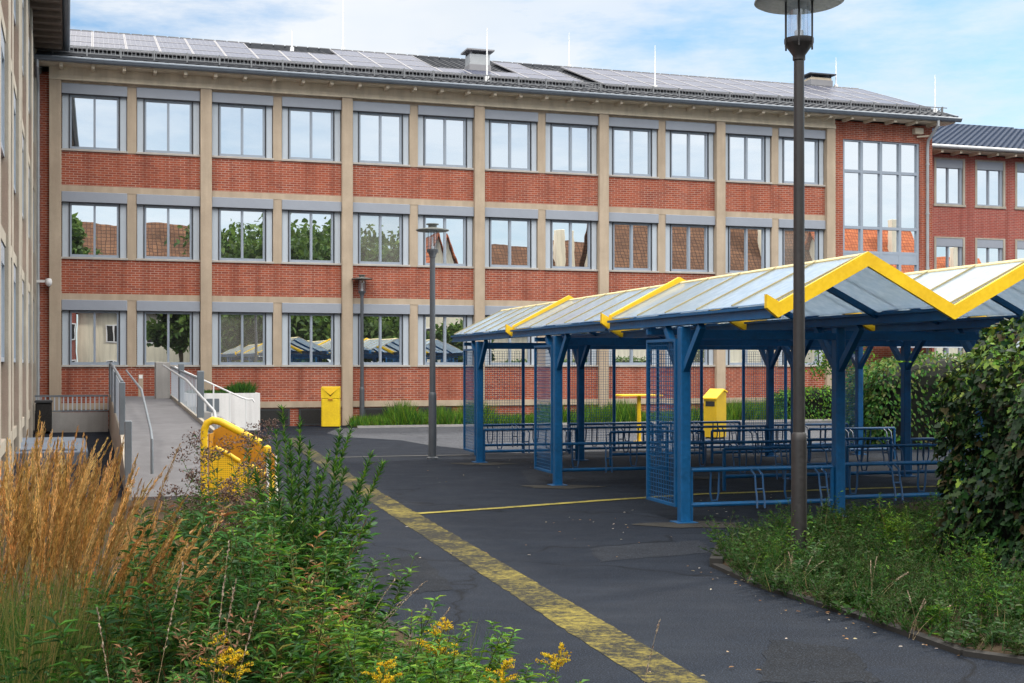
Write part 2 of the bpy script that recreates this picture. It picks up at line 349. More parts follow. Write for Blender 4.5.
# ------------------------------------------------------------------ camera, sky, sun
cam = bpy.data.cameras.new('camera'); co_ = bpy.data.objects.new('camera', cam); COL.objects.link(co_)
cam.sensor_width = 36; cam.lens = F*36/1024; cam.shift_y = (HZ-341.5)/1024; cam.clip_start = .05; cam.clip_end = 3000
co_.location = (0,0,EYE); co_.rotation_euler = (R(90),0,0); sc.camera = co_
SUN_AZ, SUN_EL = 50., 40.                # azimuth clockwise from the view axis
sx, sy = math.sin(R(SUN_AZ)), math.cos(R(SUN_AZ))
w = bpy.data.worlds.new('World'); sc.world = w; w.use_nodes = True; nt = w.node_tree; nt.nodes.clear()
out = nt.nodes.new('ShaderNodeOutputWorld'); bg = nt.nodes.new('ShaderNodeBackground'); nt.links.new(bg.outputs[0], out.inputs[0])
sky = nt.nodes.new('ShaderNodeTexSky'); sky.sky_type = 'NISHITA'; sky.sun_disc = False
sky.sun_elevation = R(SUN_EL); sky.sun_rotation = R(SUN_AZ); sky.air_density = 1.0; sky.dust_density = .6; sky.ozone_density = 1.4
tc = nt.nodes.new('ShaderNodeTexCoord').outputs['Generated']
wisp = noise(nt, scalev(nt, tc, (2.0, 2.0, 7.5)), 2.3, 9, .64)
wisp2 = noise(nt, scalev(nt, tc, (1, 1, 3.2)), 2.1, 5, .55)
f = mixc(nt, .3, ramp(nt, wisp, [(.38, (0,0,0)), (.60, (1,1,1))]), ramp(nt, wisp2, [(.34, (0,0,0)), (.6, (1,1,1))]))
sx0 = nt.nodes.new('ShaderNodeSeparateXYZ'); nt.links.new(tc, sx0.inputs[0])
mx0 = nt.nodes.new('ShaderNodeMapRange'); nt.links.new(sx0.outputs[0], mx0.inputs[0]); mx0.inputs[1].default_value = -.1; mx0.inputs[2].default_value = .38; mx0.inputs[3].default_value = 1.; mx0.inputs[4].default_value = .72
f = mixc(nt, 1., f, mx0.outputs[0], 'MULTIPLY')
blue = mixc(nt, 1., sky.outputs[0], (.60,.93,1.10), 'MULTIPLY')
cl = mixc(nt, ramp(nt, noise(nt, tc, 5, 4), [(.3,(0,0,0)),(.7,(1,1,1))]), (6.2,6.6,7.0), (7.4,7.5,7.65))
sz = nt.nodes.new('ShaderNodeSeparateXYZ'); nt.links.new(tc, sz.inputs[0])
mz = nt.nodes.new('ShaderNodeMapRange'); nt.links.new(sz.outputs[2], mz.inputs[0]); mz.inputs[1].default_value = .29; mz.inputs[2].default_value = .8; mz.inputs[3].default_value = 1.; mz.inputs[4].default_value = 4.0
my = nt.nodes.new('ShaderNodeMapRange'); nt.links.new(sz.outputs[1], my.inputs[0]); my.inputs[1].default_value = .3; my.inputs[2].default_value = -.7; my.inputs[3].default_value = 0.; my.inputs[4].default_value = 2.0
mq = nt.nodes.new('ShaderNodeMapRange'); nt.links.new(sz.outputs[2], mq.inputs[0]); mq.inputs[1].default_value = .29; mq.inputs[2].default_value = .42
mm = nt.nodes.new('ShaderNodeMath'); mm.operation = 'MULTIPLY'; nt.links.new(my.outputs[0], mm.inputs[0]); nt.links.new(mq.outputs[0], mm.inputs[1])
ma = nt.nodes.new('ShaderNodeMath'); ma.operation = 'ADD'; nt.links.new(mz.outputs[0], ma.inputs[0]); nt.links.new(mm.outputs[0], ma.inputs[1])
lo_ = nt.nodes.new('ShaderNodeMapRange'); nt.links.new(sz.outputs[1], lo_.inputs[0]); lo_.inputs[1].default_value = 0.; lo_.inputs[2].default_value = -.5; lo_.inputs[3].default_value = 1.; lo_.inputs[4].default_value = 1.16
cl = mixc(nt, 1., cl, lo_.outputs[0], 'MULTIPLY')
cl = mixc(nt, 1., cl, ma.outputs[0], 'MULTIPLY'); cl = mixc(nt, mq.outputs[0], cl, mixc(nt, 1., cl, (1.08,1.,.90), 'MULTIPLY'))
mb = nt.nodes.new('ShaderNodeMapRange'); nt.links.new(sz.outputs[1], mb.inputs[0]); mb.inputs[1].default_value = .1; mb.inputs[2].default_value = -.5; mb.inputs[3].default_value = 0.; mb.inputs[4].default_value = .42
f = mixc(nt, mb.outputs[0], f, (1,1,1))
f = mixc(nt, mq.outputs[0], f, mixc(nt, .5, f, (1,1,1)))
nt.links.new(mixc(nt, f, blue, cl), bg.inputs['Color']); bg.inputs['Strength'].default_value = .138
sl = bpy.data.lights.new('sun', 'SUN'); sl.energy = 3.3; sl.angle = R(6); sl.color = (1,.92,.8)
so = bpy.data.objects.new('sun', sl); COL.objects.link(so)
ce = math.cos(R(SUN_EL)); so.rotation_euler = Vector((sx*ce, sy*ce, math.sin(R(SUN_EL)))).to_track_quat('Z','Y').to_euler()
so.location = (20,20,30)
sc.view_settings.view_transform = 'Standard'; sc.view_settings.look = 'None'; sc.view_settings.exposure = 0
sc.cycles.max_bounces = 8; sc.cycles.transparent_max_bounces = 16

# ------------------------------------------------------------------ frames
A = R(17.85); CA, SA = math.cos(A), math.sin(A); X0, Y0 = -13.61, 38.29     # facade frame: x along the wall, y into the building
def W(u, v, z=0): return (X0+u*CA-v*SA, Y0+u*SA+v*CA, z)
def u_at(px, v):
    k = (px-512)/F; return (k*(Y0+v*CA) - (X0-v*SA))/(CA-k*SA)
def Lc(x, y):
    dx, dy = x-X0, y-Y0; return (dx*CA+dy*SA, -dx*SA+dy*CA)

# ------------------------------------------------------------------ ground
def sheet(name, poly, z, mat, label=None, cat=None, kind='structure'):
    b = MB(); n = len(poly); b.add([(p[0],p[1],z) for p in poly], [tuple(range(n))]); o = b.build(name, mat)
    if o.data.polygons[0].normal.z < 0: o.data.flip_normals()
    return tag(o, label, cat, kind=kind)
sheet('ground', [(-700,-700),(700,-700),(700,700),(-700,700)], 0, M['asphalt'])
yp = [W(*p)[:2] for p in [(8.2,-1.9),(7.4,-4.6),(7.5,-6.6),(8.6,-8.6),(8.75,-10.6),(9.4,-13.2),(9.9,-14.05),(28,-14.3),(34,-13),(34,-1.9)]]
sheet('sunlit_yard', yp, .004, M['sunlit_yard'])  # lighter sheet paints the sunlit patch of asphalt before the facade
def strip(name, pts, w_, z, mat, label):
    P = []
    for p, q in zip(pts[:-1], pts[1:]):
        m_ = max(2, int(math.dist(p, q)/.12))
        P += [Vector((p[0]+(q[0]-p[0])*k/m_, p[1]+(q[1]-p[1])*k/m_, 0)) for k in range(m_)]
    P.append(Vector((pts[-1][0],pts[-1][1],0))); L_ = []; R_ = []
    for i, p in enumerate(P):
        d = (P[min(i+1,len(P)-1)]-P[max(i-1,0)]).normalized(); n = Vector((-d.y,d.x,0))*w_/2
        L_.append(p+n*(1+random.gauss(0,.035))); R_.append(p-n*(1+random.gauss(0,.035)))
    return sheet(name, [(q.x,q.y) for q in R_]+[(q.x,q.y) for q in reversed(L_)], z, mat, None, None)
strip('road_marking', [G(290,438.5), G(347,479)], .34, .008, worn_paint('faded yellow paint', (.27,.225,.055), (.014,.017,.021), .575), None)
band = [G(347,479), G(678,683), (1.55,5.4)]
strip('road_marking', band, .36, .003, M['road_yellow'], None)
strip('road_marking', [G(418,514), G(500,508.5), G(600,501), G(700,494.5), G(850,489.5), G(990,485)], .15, .009, M['thin_yellow'], None)
strip('road_marking', [G(335,458), G(400,456.5), G(470,455.5)], .09, .014, stone('pale joint', (.17,.165,.15), .4), None)
for (px, py, rx, ry) in [(696,525,.62,.32),(560,487,.6,.3),(484,464,.6,.3),(850,521,.6,.3),(700,478,.5,.3),(800,474,.5,.3)]:
    x, y = G(px, py); sheet('pavement_patch', [(x+rx*math.cos(t)*(1+.25*math.sin(3*t+px)), y+ry*math.sin(t)*(1+.2*math.cos(5*t+px))) for t in np.linspace(0,2*math.pi,26)[:-1]], .006, M['patch'])

M['mend'] = asphalt('mended asphalt', (.0035,.0045,.007), (.0065,.0085,.012), (.012,.0145,.019)); M['mend2'] = asphalt('worn asphalt', (.007,.009,.013), (.0125,.015,.02), (.024,.027,.033))
for pts_, mk in (([(365,560),(420,556),(455,590),(385,596)],'mend'),([(520,470),(640,466),(655,478),(530,484)],'mend2'),([(590,548),(700,540),(715,552),(600,562)],'mend2'),([(770,640),(850,648),(880,683),(760,683)],'mend')):
    q = [G(*p) for p in pts_]; poly = []
    for a, c in zip(q, q[1:]+q[:1]):
        for k in range(12): poly.append((a[0]+(c[0]-a[0])*k/12+random.gauss(0,.018), a[1]+(c[1]-a[1])*k/12+random.gauss(0,.018)))
    sheet('asphalt_repair', poly, .003, M[mk])
# ------------------------------------------------------------------ main school building
def window_parts(parent, w_, h, loc, first=[None]):
    """frame > pane, blind box, sill, guide rails"""
    b = MB()
    sp = .20                                          # pale side panels
    bb = .34
    g0, g1, gt = sp+.035, w_-sp-.035, h-bb+.02
    for a in (g0, g1-.06): b.box(a,a+.05,.06,.17,.05,gt)
    b.box(g0,g1,.062,.172,.0,.085); b.box(g0,g1,.062,.172,gt-.06,gt+.04)
    m = (g0+g1)/2; b.box(m-.032,m+.032,.055,.171,.085,gt-.06)
    o = b.build('window', M['frame_pale'], parent); o.location = loc
    MB().add([(g0+.04,.130,.07),(m,.1325,.07),(m,.1325,gt-.05),(g0+.04,.130,gt-.05),(m+.001,.1315,.07),(g1-.04,.130,.07),(g1-.04,.1312,gt-.05),(m+.001,.1327,gt-.05)], [(0,1,2,3),(4,5,6,7)]).build('pane', M['pane'], o)
    for a in ((.02,sp),(w_-sp,w_-.02)): MB().box(a[0],a[1],.06,.2,0,h-bb+.04).build('side_panel', M['panel'], o)
    MB().bev(.0,w_,-.07,.2,h-bb+.04,h,.012).build('blind_box', M['blind'], o)
    q = MB()
    for a in (sp+.005, w_-sp-.032): q.box(a,a+.027,.03,.15,.0,h-bb+.04)
    q.box(.01,w_-.01,-.05,.1,h-bb+.018,h-bb+.039); q.build('guide_rail', M['guide'], o)
    MB().bev(-.02,w_+.02,-.05,.14,-.06,-.001,.01).build('sill', M['sill'], o)
    return o
M['frame_pale'] = paint('pale window frame', (.27,.32,.39), .4, .12)
M['guard'] = paint('dull zinc guard', (.20,.21,.225), .5, .25, 4, .3)
school = thing('school_building', 'long three-storey red brick school building with beige pilasters and solar panels on the roof', 'building', (X0,Y0,0), A)
BAY, P0, FL = 4.335, .15, 3.2
US = P0+6*BAY+.17                                     # stair tower starts here
UE = 30.46
core = MB(); core.box(-.9,UE,.32,12,0,10.6)
for k in range(6):
    a, c = P0+k*BAY+.17, P0+(k+1)*BAY-.17
    core.box(a,c,0,.319,.77,1.842)
    core.box(a,c,.0,.318,0,.58)
    for f_ in (1,2): core.box(a,c,0,.319,4.02+FL*(f_-1),5.042+FL*(f_-1))
core.box(-.9,P0-.17,0,.319,0,10.45)
# stair tower brick around its tall window
tw0, tw1 = 26.72, 29.92
core.box(US,tw0,-.02,.319,0,10.62); core.box(tw1,UE,-.02,.319,0,10.62); core.box(tw0,tw1,-.02,.319,9.98,10.62); core.box(tw0,tw1,-.02,.319,0,2.6)
core.build('wall', M['brick'], school)
for k in range(7):
    u = P0+k*BAY; MB().bev(u-.17,u+.17,-.17,.315,0,10.3,.012).build('pilaster', M['stone'], school)
fb = [None, None, None]
for k in range(6):
    a, c = P0+k*BAY+.17, P0+(k+1)*BAY-.17
    MB().box(a,c,-.06,.317,.58,.77).build('floor_beam', M['stone'], school)
    mid = (a+c)/2
    for f_ in range(3):
        MB().box(a,c,-.03,.316,3.83+FL*f_,(4.02 if f_ < 2 else 3.9)+FL*f_).build('floor_beam', M['stone'], school)
        MB().box(mid-.135,mid+.135,-.02,.314,1.842+FL*f_,3.83+FL*f_).build('pier', M['stone'], school)
win0 = None
for f_ in range(3):
    for k in range(6):
        a = P0+k*BAY+.17; c = P0+(k+1)*BAY-.17
        for q in range(2):
            loc = (a+.003 if q == 0 else c-1.863, 0, 1.9+FL*f_)
            if win0 is None: win0 = window_parts(school, 1.86, 1.93, loc)
            else:
                o = copy_tree(win0, school); o.location = loc
                for ch in o.children:
                    if ch.name.startswith('pane') and f_ < 2 and (k*7+q*3+f_*5) % 6 == 1:
                        ch.data = ch.data.copy(); ch.data.materials[0] = M['pane_curtain']
                    if ch.name.startswith('pane'): ch.rotation_euler = (R(random.uniform(-.12,.12)), 0, R(random.uniform(-.2,.2)))
# basement lights
for px in (190, 256, 300, 365, 420):
    u = u_at(px, 0); b = MB(); b.box(u,u+1.0,-.012,.1,.06,.5)
    o = MB().box(u-.04,u+1.04,-.03,.1,.02,.54).build('basement_window', M['grate'], school)
    MB().box(u+.02,u+.98,-.034,-.03,.07,.49).build('pane', M['black'], o)
# frieze under the eaves
b = MB()
b.box(P0-.17,US,-.20,.31,10.3,10.36); b.box(P0-.17,US,-.17,.31,10.361,10.44); b.box(P0-.17,US,-.13,.31,10.441,10.72)
b.build('frieze', M['frieze'], school)
# tall stair window
b = MB(); z0, z1 = 2.6, 9.98
xs = np.linspace(tw0, tw1, 5); zs = [2.6, 3.9, 5.6, 5.95, 6.84, 8.86, 9.98]
for i, x in enumerate(xs): b.box(x-(.05 if 0<i<4 else .0 if i==0 else .09), x+(.05 if 0<i<4 else .09 if i==0 else .0), .02,.16,z0,z1)
for i, z in enumerate(zs): b.box(tw0,tw1,.024,.156,z-.05,z+.05)
b.box(tw0,tw1,.03,.15,5.6,5.95)
tw = b.build('stair_window', M['frame_pale'], school)
pb = MB()
for i in range(4):
    for j in range(6):
        if j == 2: continue
        pb.add([(xs[i],.1,zs[j]),(xs[i+1],.1,zs[j]),(xs[i+1],.1,zs[j+1]),(xs[i],.1,zs[j+1])], [(0,1,2,3)])
pb.build('pane', M['pane'], tw)
# roof
PIT = math.tan(R(19.4)); EV, EZ, RV = -.66, 10.84, 6.0
def rz_(v): return EZ+(v-EV)*PIT if v <= RV else EZ+(RV-EV)*PIT-(v-RV)*PIT
def tiled(u0, u1, v0, v1, mat, name, parent, zoff=0., hip=None, back=True):
    du = .075; us = np.arange(u0, u1+du, du); rows = int((v1-v0)/.33)+1; vs = []; fs = []
    prof = lambda u: .035*(.5+.5*math.cos(2*math.pi*u/.3))**1.5
    nv = 0
    for r in range(rows):
        va, vb = v0+r*(v1-v0)/rows, v0+(r+1)*(v1-v0)/rows
        for v, lift in ((va,.045),(vb,.0)):
            for u in us:
                uu = min(u, hip(v)) if hip else u
                vs.append((uu, v, rz_(v)+zoff+lift+prof(u)))
    n = len(us)
    for r in range(2*rows-1):
        for i in range(n-1): fs.append((r*n+i, r*n+i+1, (r+1)*n+i+1, (r+1)*n+i))
    return MB().add(vs, fs).build(name, mat, parent)
rf = tiled(-1.2, 31.06, EV, RV, M['tile'], 'roof', school)
b = MB(); b.prism([(EV,EZ-.02),(RV,rz_(RV)-.02),(12.66,EZ-.02),(12.66,EZ-.12),(EV,EZ-.12)], 'x', -1.2, 31.02); b.build('roof_deck', M['tile'], rf)
b = MB()
for i in range(80): b.bev(-1.2+i*.405,-1.2+i*.405+.4,RV-.13,RV+.13,rz_(RV)-.02,rz_(RV)+.10,.03)
b.build('ridge_tile', M['tile'], rf)
b = MB(); b.bar((31.05,EV,EZ),(31.05,RV,rz_(RV)),.1,.2); b.build('verge_board', M['gutter'], rf)
b = MB(); b.box(-1.0,31,EV+.02,.0,10.68,10.715)
for i in range(36): u = -.6+i*.88; b.box(u,u+.1,EV+.03,.0,10.58,10.679)
b.build('soffit', M['frieze'], rf)
b = MB(); b.tube([(-1.1,EV-.08,EZ-.06),(31.15,EV-.08,EZ-.06)], .085, 10); b.box(-1.1,31.15,EV-.19,EV+.01,EZ-.05,EZ-.02); b.build('gutter', M['gutter'], school, True)
b = MB(); v = -.15; zb = rz_(v)+.06
b.box(-1.0,31,v-.01,v+.01,zb+.22,zb+.25); b.box(-1.0,31,v-.01,v+.01,zb+.03,zb+.055)
for i in range(270): u = -1+i*.118; b.box(u,u+.018,v-.006,v+.006,zb+.03,zb+.22)
for i in range(34): u = -.9+i*.96; b.box(u,u+.04,v-.03,v+.03,zb-.05,zb+.27); b.bar((u+.02,v,zb+.2),(u+.02,v+.35,zb+.14),.03,.02)
b.build('snow_guard', M['guard'], school)
# solar panels: three portrait rows
th = math.atan(PIT)
def solar(u, s):
    L_, w_ = 1.61, .985
    o = MB().add([(0,0,0),(w_,0,0),(w_,L_,0),(0,L_,0)], [(0,1,2,3)]).build('solar_panel', M['solar'], school)
    b = MB(); t = .028
    b.box(-.005,w_+.005,-.005,t,-.035,.008); b.box(-.005,w_+.005,L_-t,L_+.005,-.035,.008); b.box(-.004,t,t,L_-t,-.034,.008); b.box(w_-t,w_+.004,t,L_-t,-.034,.008)
    b.build('panel_frame', M['rail'], o); return o
cols = [u for u in np.arange(.2, 16.6, 1.0)] + [u for u in np.arange(17.9, 30.0, 1.0)]
s0 = None
for u in cols:
    for r in range(3):
        if r == 2 and 5.9 < u < 8.5: continue
        if r >= 1 and 12.3 < u+.5 < 14.9: continue
        if r == 2 and 15.6 < u < 16.7: continue
        s_ = 1.35+r*1.64; v = EV+s_*math.cos(th)
        o = solar(u, s_) if s0 is None else copy_tree(s0, school)
        s0 = s0 or o
        o.location = (u, v, rz_(v)+.17); o.rotation_euler = (th,0,0)
# chimneys, rods
def chimney(px, v, wu, wv, ztop, cap, mat):
    u = u_at(px, v); zb = rz_(v-wv/2)-.1
    o = MB().bev(u-wu/2,u+wu/2,v-wv/2,v+wv/2,zb,ztop,.01).build('chimney', mat, school)
    b = MB(); b.box(u-wu/2-.13,u+wu/2+.13,v-wv/2-.13,v+wv/2+.13,ztop+.1,ztop+.15)
    for a in (-1,1):
        for c in (-1,1): b.box(u+a*(wu/2-.04)-.03,u+a*(wu/2-.04)+.03,v+c*(wv/2-.04)-.03,v+c*(wv/2-.04)+.03,ztop,ztop+.1)
    b.build('chimney_cap', M['tile' if cap else 'rail'], o)
    MB().box(u-wu/2-.03,u+wu/2+.03,v-wv/2-.03,v+wv/2+.03,zb,zb+.45).build('chimney_flashing', M['rail'], o); return o
chimney(477.5, 2.6, .72, .6, 12.6, False, M['metal']); chimney(817, 6.3, .95, .7, 13.62, True, M['frieze'])
for px, v, zt in ((343,6.0,15.6),(569,6.0,14.6),(655,1.2,13.1),(487,.3,13.0),(836,6.0,14.5),(935,.2,12.6),(292,4.8,13.55)):
    u = u_at(px, v); b = MB(); b.tube([(u,v,rz_(v)-.05),(u,v,(rz_(v)+zt)/2),(u,v,zt)], [.03,.026,.012], 6); b.box(u-.06,u+.06,v-.06,v+.06,rz_(v)-.02,rz_(v)+.2)
    b.build('lightning_rod', M['white'], school)
# downpipes
def downpipe(u, name='downpipe'):
    b = MB(); b.tube([(u,EV-.08,EZ-.08),(u,EV-.08,EZ-.3),(u,-.15,EZ-.75),(u,-.1,EZ-1.0),(u,-.1,.05)], .055, 8)
    for z in (1.5,3.4,5.4,7.4,9.2): b.lathe([(.07,z),(.07,z+.06)], u, -.1, 8)
    return b.build(name, M['metal'], school, True)
downpipe(-.33); downpipe(30.2)
b = MB(); b.box(29.6,29.95,-.22,-.02,10.3,10.5); b.bar((29.75,-.1,10.2),(30.3,-.3,10.25),.06,.05); b.build('floodlight', M['frieze'], school)

# ------------------------------------------------------------------ brick wing set back on the right
VW = 5.0
wing = thing('brick_wing', 'lower-set red brick wing with blue slate roof beyond the tall stair window', 'building', W(0,VW), A)
u1 = u_at(949.5, VW); b = MB(); ww, wh = 1.5, 1.95
us_ = [u1+i*2.0 for i in range(8)]; uend = us_[-1]+3
zs_ = [(2.0,3.95),(5.25,7.2),(8.5,10.25)]
edges = [UE-1]+[x for u in us_ for x in (u-ww/2,u+ww/2)]+[uend]
for i in range(0, len(edges), 2): b.box(edges[i],edges[i+1],0,.3,0,10.62)
for u in us_:
    zz = [0]+[x for p in zs_ for x in p]+[10.62]
    for i in range(0, len(zz), 2): b.box(u-ww/2,u+ww/2,.004,.296,zz[i],zz[i+1])
b.box(UE-1,uend,.301,12,0,10.62); b.build('wall', M['darkbrick'], wing)
wf = None
for u in us_:
    for (za, zb) in zs_:
        if wf is None:
            h = zb-za; b = MB()
            b.box(0,.10,-.02,.2,0,h); b.box(ww-.10,ww,-.02,.2,0,h); b.box(.1,ww-.1,-.02,.2,h-.06,h); b.box(-.03,ww+.03,-.04,.2,-.05,.04)
            wf = b.build('window', M['stone_dark'], wing)
            MB().box(.11,ww-.11,-.005,.2,h-.40,h-.061).build('blind_box', M['blind'], wf)
            b = MB(); b.box(.1,.16,.05,.15,.04,h-.4); b.box(ww-.22,ww-.1,.05,.15,.04,h-.4); b.box(ww/2-.06,ww/2,.045,.15,.04,h-.4); b.box(.16,ww-.22,.051,.149,.041,.1); b.build('frame', M['frame_pale'], wf)
            MB().add([(.12,.11,.05),(ww-.12,.11,.05),(ww-.12,.11,h-.4),(.12,.11,h-.4)], [(0,1,2,3)]).build('pane', M['pane'], wf)
            o = wf
        else: o = copy_tree(wf, wing)
        o.location = (u-ww/2, 0, za)
ur = u_at(1003, VW+RV)
wr = tiled(UE-.5, uend, EV, RV, M['tile_blue'], 'roof', wing, 0, hip=lambda v: ur+(RV-v)*1.15)
MB().prism([(EV,EZ-.1),(EV,EZ),(RV,rz_(RV)-.03),(12.6,EZ)], 'x', UE-.5, ur).build('roof_deck', M['tile_blue'], wr)
b = MB(); b.box(UE-1,uend,EV+.02,0,10.66,10.70)
for i in range(18): u = UE+i*.9; b.box(u,u+.1,EV+.03,0,10.56,10.659)
b.build('soffit', M['frieze'], wr)
b = MB(); b.tube([(UE-.5,EV-.08,EZ-.06),(uend,EV-.08,EZ-.06)], .085, 10); b.build('gutter', M['metal'], wing, True)
b = MB(); ua, ub = u_at(858,-.5+0), 0
b = MB(); b.box(27.4,33.5,-7.2,-5.2,2.72,2.80); b.box(27.4,33.5,-7.25,-7.2,2.50,2.81)
for u in (27.6,29.5,31.4,33.3): b.box(u-.04,u+.04,-7.1,-7.02,0,2.72)
tag(b.build('flat_canopy', M['panel']), 'pale flat-roofed canopy above the clipped hedge behind the bike shelter', 'canopy'); o = bpy.data.objects['flat_canopy']; o.location = W(0,VW); o.rotation_euler = (0,0,A)

# ------------------------------------------------------------------ left building (seen along its face)
B = R(18.86)
left = thing('concrete_building', 'tall pale concrete building with deep pilasters seen edge-on at the left border', 'building', (-14.07-.19*math.cos(B),38.5-.19*math.sin(B),0), B)
b = MB(); b.box(-10,-.02,-30,.6,0,11.1)
for f_ in range(3): b.box(-.02,.06,-30,.2,.76+FL*f_,1.9+FL*f_)
b.build('wall', M['darkbrick'], left)
ys_ = [-.45-4.6*k for k in range(7)]
for y in ys_: MB().bev(0,.19,y-.32,y+.32,0,11.1,.015).build('pilaster', M['stone_dark'], left)
for y in ys_[:-1]: MB().bev(0,.15,y-2.52,y-2.08,0,11.1,.012).build('pier', M['stone_dark'], left)
for f_ in range(4): MB().box(0,.14,-30,.2,FL*f_-.05+.6 if f_ < 3 else 10.6,FL*f_+.15+.6 if f_ < 3 else 11.1).build('floor_beam', M['stone_dark'], left)
lw = None
for f_ in range(3):
    for k in range(12):
        y = -.75-2.3*k
        if lw is None:
            b = MB(); b.box(.02,.12,-1.75,0,0,.07); b.box(.02,.12,-1.75,0,1.5,1.57); b.box(.02,.12,-1.75,-1.68,.07,1.5); b.box(.02,.12,-.07,0,.07,1.5); b.box(.021,.119,-.91,-.84,.07,1.5)
            lw = b.build('window', M['frame_pale'], left); MB().box(.05,.06,-1.7,-.05,.05,1.52).build('pane', M['pane'], lw)
            MB().box(.02,.12,-1.78,.03,1.572,1.86).build('blind_box', M['blind'], lw); o = lw
        else: o = copy_tree(lw, left)
        o.location = (0, y, 1.95+FL*f_)
b = MB(); b.prism([(.96,11.30),(.96,11.42),(-5,13.6),(-10.8,11.42),(-10.8,11.3)], 'y', -30.5, .1); rl = b.build('roof', M['tile'], left)
b = MB()
for i in range(9): x = .02+i*.1; b.box(x,x+.095,-30,.05,11.19,11.21)
for i in range(40): y = -.2-i*.75; b.box(0,.88,y-.06,y+.06,11.08,11.189)
b.build('soffit', M['wood'], rl)
b = MB(); b.tube([(1.02,-30,11.33),(1.02,.1,11.33)], .1, 10); b.build('gutter', M['gutter'], left, True)
b = MB(); b.tube([(.28,.0,11.2),(.28,.0,.1)], .06, 8)
for z in (2,4.2,6.4,8.6,10.4): b.lathe([(.075,z),(.075,z+.07)], .28, 0, 8)
b.build('downpipe', M['metal'], left, True)

sc_ = thing('security_camera', 'small white dome security camera bracketed beside the downpipes in the corner', 'camera', W(-.25,-.12,4.35), A)
MB().bar((-.25,0,0),(.2,-.1,.0),.07,.07).build('bracket', M['white'], sc_)
b = MB(); b.lathe([(0,.09),(.08,.07),(.1,0),(.09,-.08),(.05,-.13),(0,-.15)], .22, -.12, 14); b.build('dome', M['white'], sc_, True)
# ------------------------------------------------------------------ street lamps
def lamp(label, x, y, H, rd, rp, mat, sleeve, nrod=6, group=None, lh=.62):
    t = thing('street_lamp', label, 'street lamp', (x,y,0), 0.3, group)
    MB().lathe([(rp*1.9,0),(rp*1.9,.03),(rp*1.32,.05),(rp*1.30,sleeve-.08),(rp*1.22,sleeve-.02),(rp,sleeve)], 0,0,20).build('base_sleeve', mat, t, True)
    k = rd/.5; zc = H-lh*k
    MB().lathe([(rp,sleeve-.01),(rp*.86,zc-.16*k)], 0,0,20).build('pole', mat, t, True)
    MB().lathe([(rp*.86,zc-.2*k),(rp*1.05,zc-.19*k),(rp*1.05,zc-.14*k),(.155*k,zc-.02*k),(.165*k,zc),(.165*k,zc+.05*k),(.10*k,zc+.055*k),(0,zc+.055*k)], 0,0,24).build('socket', mat, t, True)
    MB().lathe([(.13*k,zc+.056*k),(.13*k,H-.03*k)], 0,0,24).build('glass_cylinder', M['glass'], t, True)
    MB().lathe([(.05*k,zc+.055*k),(.05*k,zc+.14*k),(.025*k,zc+.15*k),(.025*k,zc+lh*.7*k),(0,zc+lh*.72*k)], 0,0,12).build('lamp_bulb', M['white'], t, True)
    for i in range(nrod):
        a = i*2*math.pi/nrod; MB().tube([(.168*k*math.cos(a),.168*k*math.sin(a),zc-.06*k),(.168*k*math.cos(a),.168*k*math.sin(a),H)], .011*k, 6).build('rod', mat, t)
    d = MB().lathe([(0,H-.015*k),(.2*k,H-.018*k),(.46*k,H-.025*k),(.5*k,H-.005*k),(.495*k,H+.02*k),(.3*k,H+.055*k),(.13*k,H+.085*k),(.13*k,H+.16*k),(.19*k,H+.17*k),(.19*k,H+.20*k),(0,H+.21*k)], 0,0,40).build('disc_shade', M['lampdisc'], t, True)
    return t
lamp('tall dark brown lamp post rising from the planting bed before the bike shelter', (799-512)/F*12.2, 12.2, 5.31, .415, .056, M['lamp'], 1.27, lh=.47)
lamp('grey lamp post with disc shade standing alone on the asphalt left of the bike shelter', *G(432.5,459), 4.62, .335, .062, M['lampgrey'], 1.35)
lamp('thin grey lamp post with disc shade standing in the grass strip beside the yellow bin', *G(362,425.5), 4.6, .33, .06, M['lampgrey'], 1.2)

# ------------------------------------------------------------------ bins and yellow furniture
def corner_bin(label, x, y, rz, w_, d_, h):
    t = thing('litter_bin', label, 'litter bin', (x,y,0), rz)
    MB().bev(-w_/2,w_/2,-d_/2,d_/2,.03,h-.34,.035).build('body', M['yellow_bin'], t)
    # hood: front comes to a V-shaped opening under a folded flap
    b = MB(); z0, z1 = h-.339, h
    b.box(-w_/2,-w_/2+.04,-d_/2,d_/2,z0,z1); b.box(w_/2-.04,w_/2,-d_/2,d_/2,z0,z1); b.box(-w_/2+.041,w_/2-.041,d_/2-.04,d_/2,z0,z1)
    b.add([(-w_/2+.04,-d_/2,z0),(w_/2-.04,-d_/2,z0),(0,-d_/2,z0+.06),(-w_/2+.04,-d_/2,z1-.02),(-w_/2+.04,-d_/2+.03,z0),(w_/2-.04,-d_/2+.03,z0),(w_/2-.04,-d_/2,z1-.02)], [(0,2,3),(0,1,2),(1,6,2)])
    b.build('hood', M['yellow_bin'], t)
    b = MB(); b.add([(-w_/2,-d_/2-.01,z1),(w_/2,-d_/2-.01,z1),(w_/2,d_/2,z1+.02),(-w_/2,d_/2,z1+.02),(0,-d_/2-.03,z0+.1)], [(0,1,2,3),(0,4,1)])
    b.build('flap', M['yellow'], t)
    MB().box(-w_/2+.05,w_/2-.05,-d_/2+.05,-d_/2+.055,z0,z1-.01).build('opening', M['black'], t)
    MB().bev(-.07,.07,-d_/2-.02,-d_/2+.01,z0-.06,z0+.0,.006).build('lock_plate', M['orange_in'], t)
    MB().box(-w_/2+.04,w_/2-.04,-d_/2+.04,d_/2-.04,0,.031).build('foot', M['black'], t)
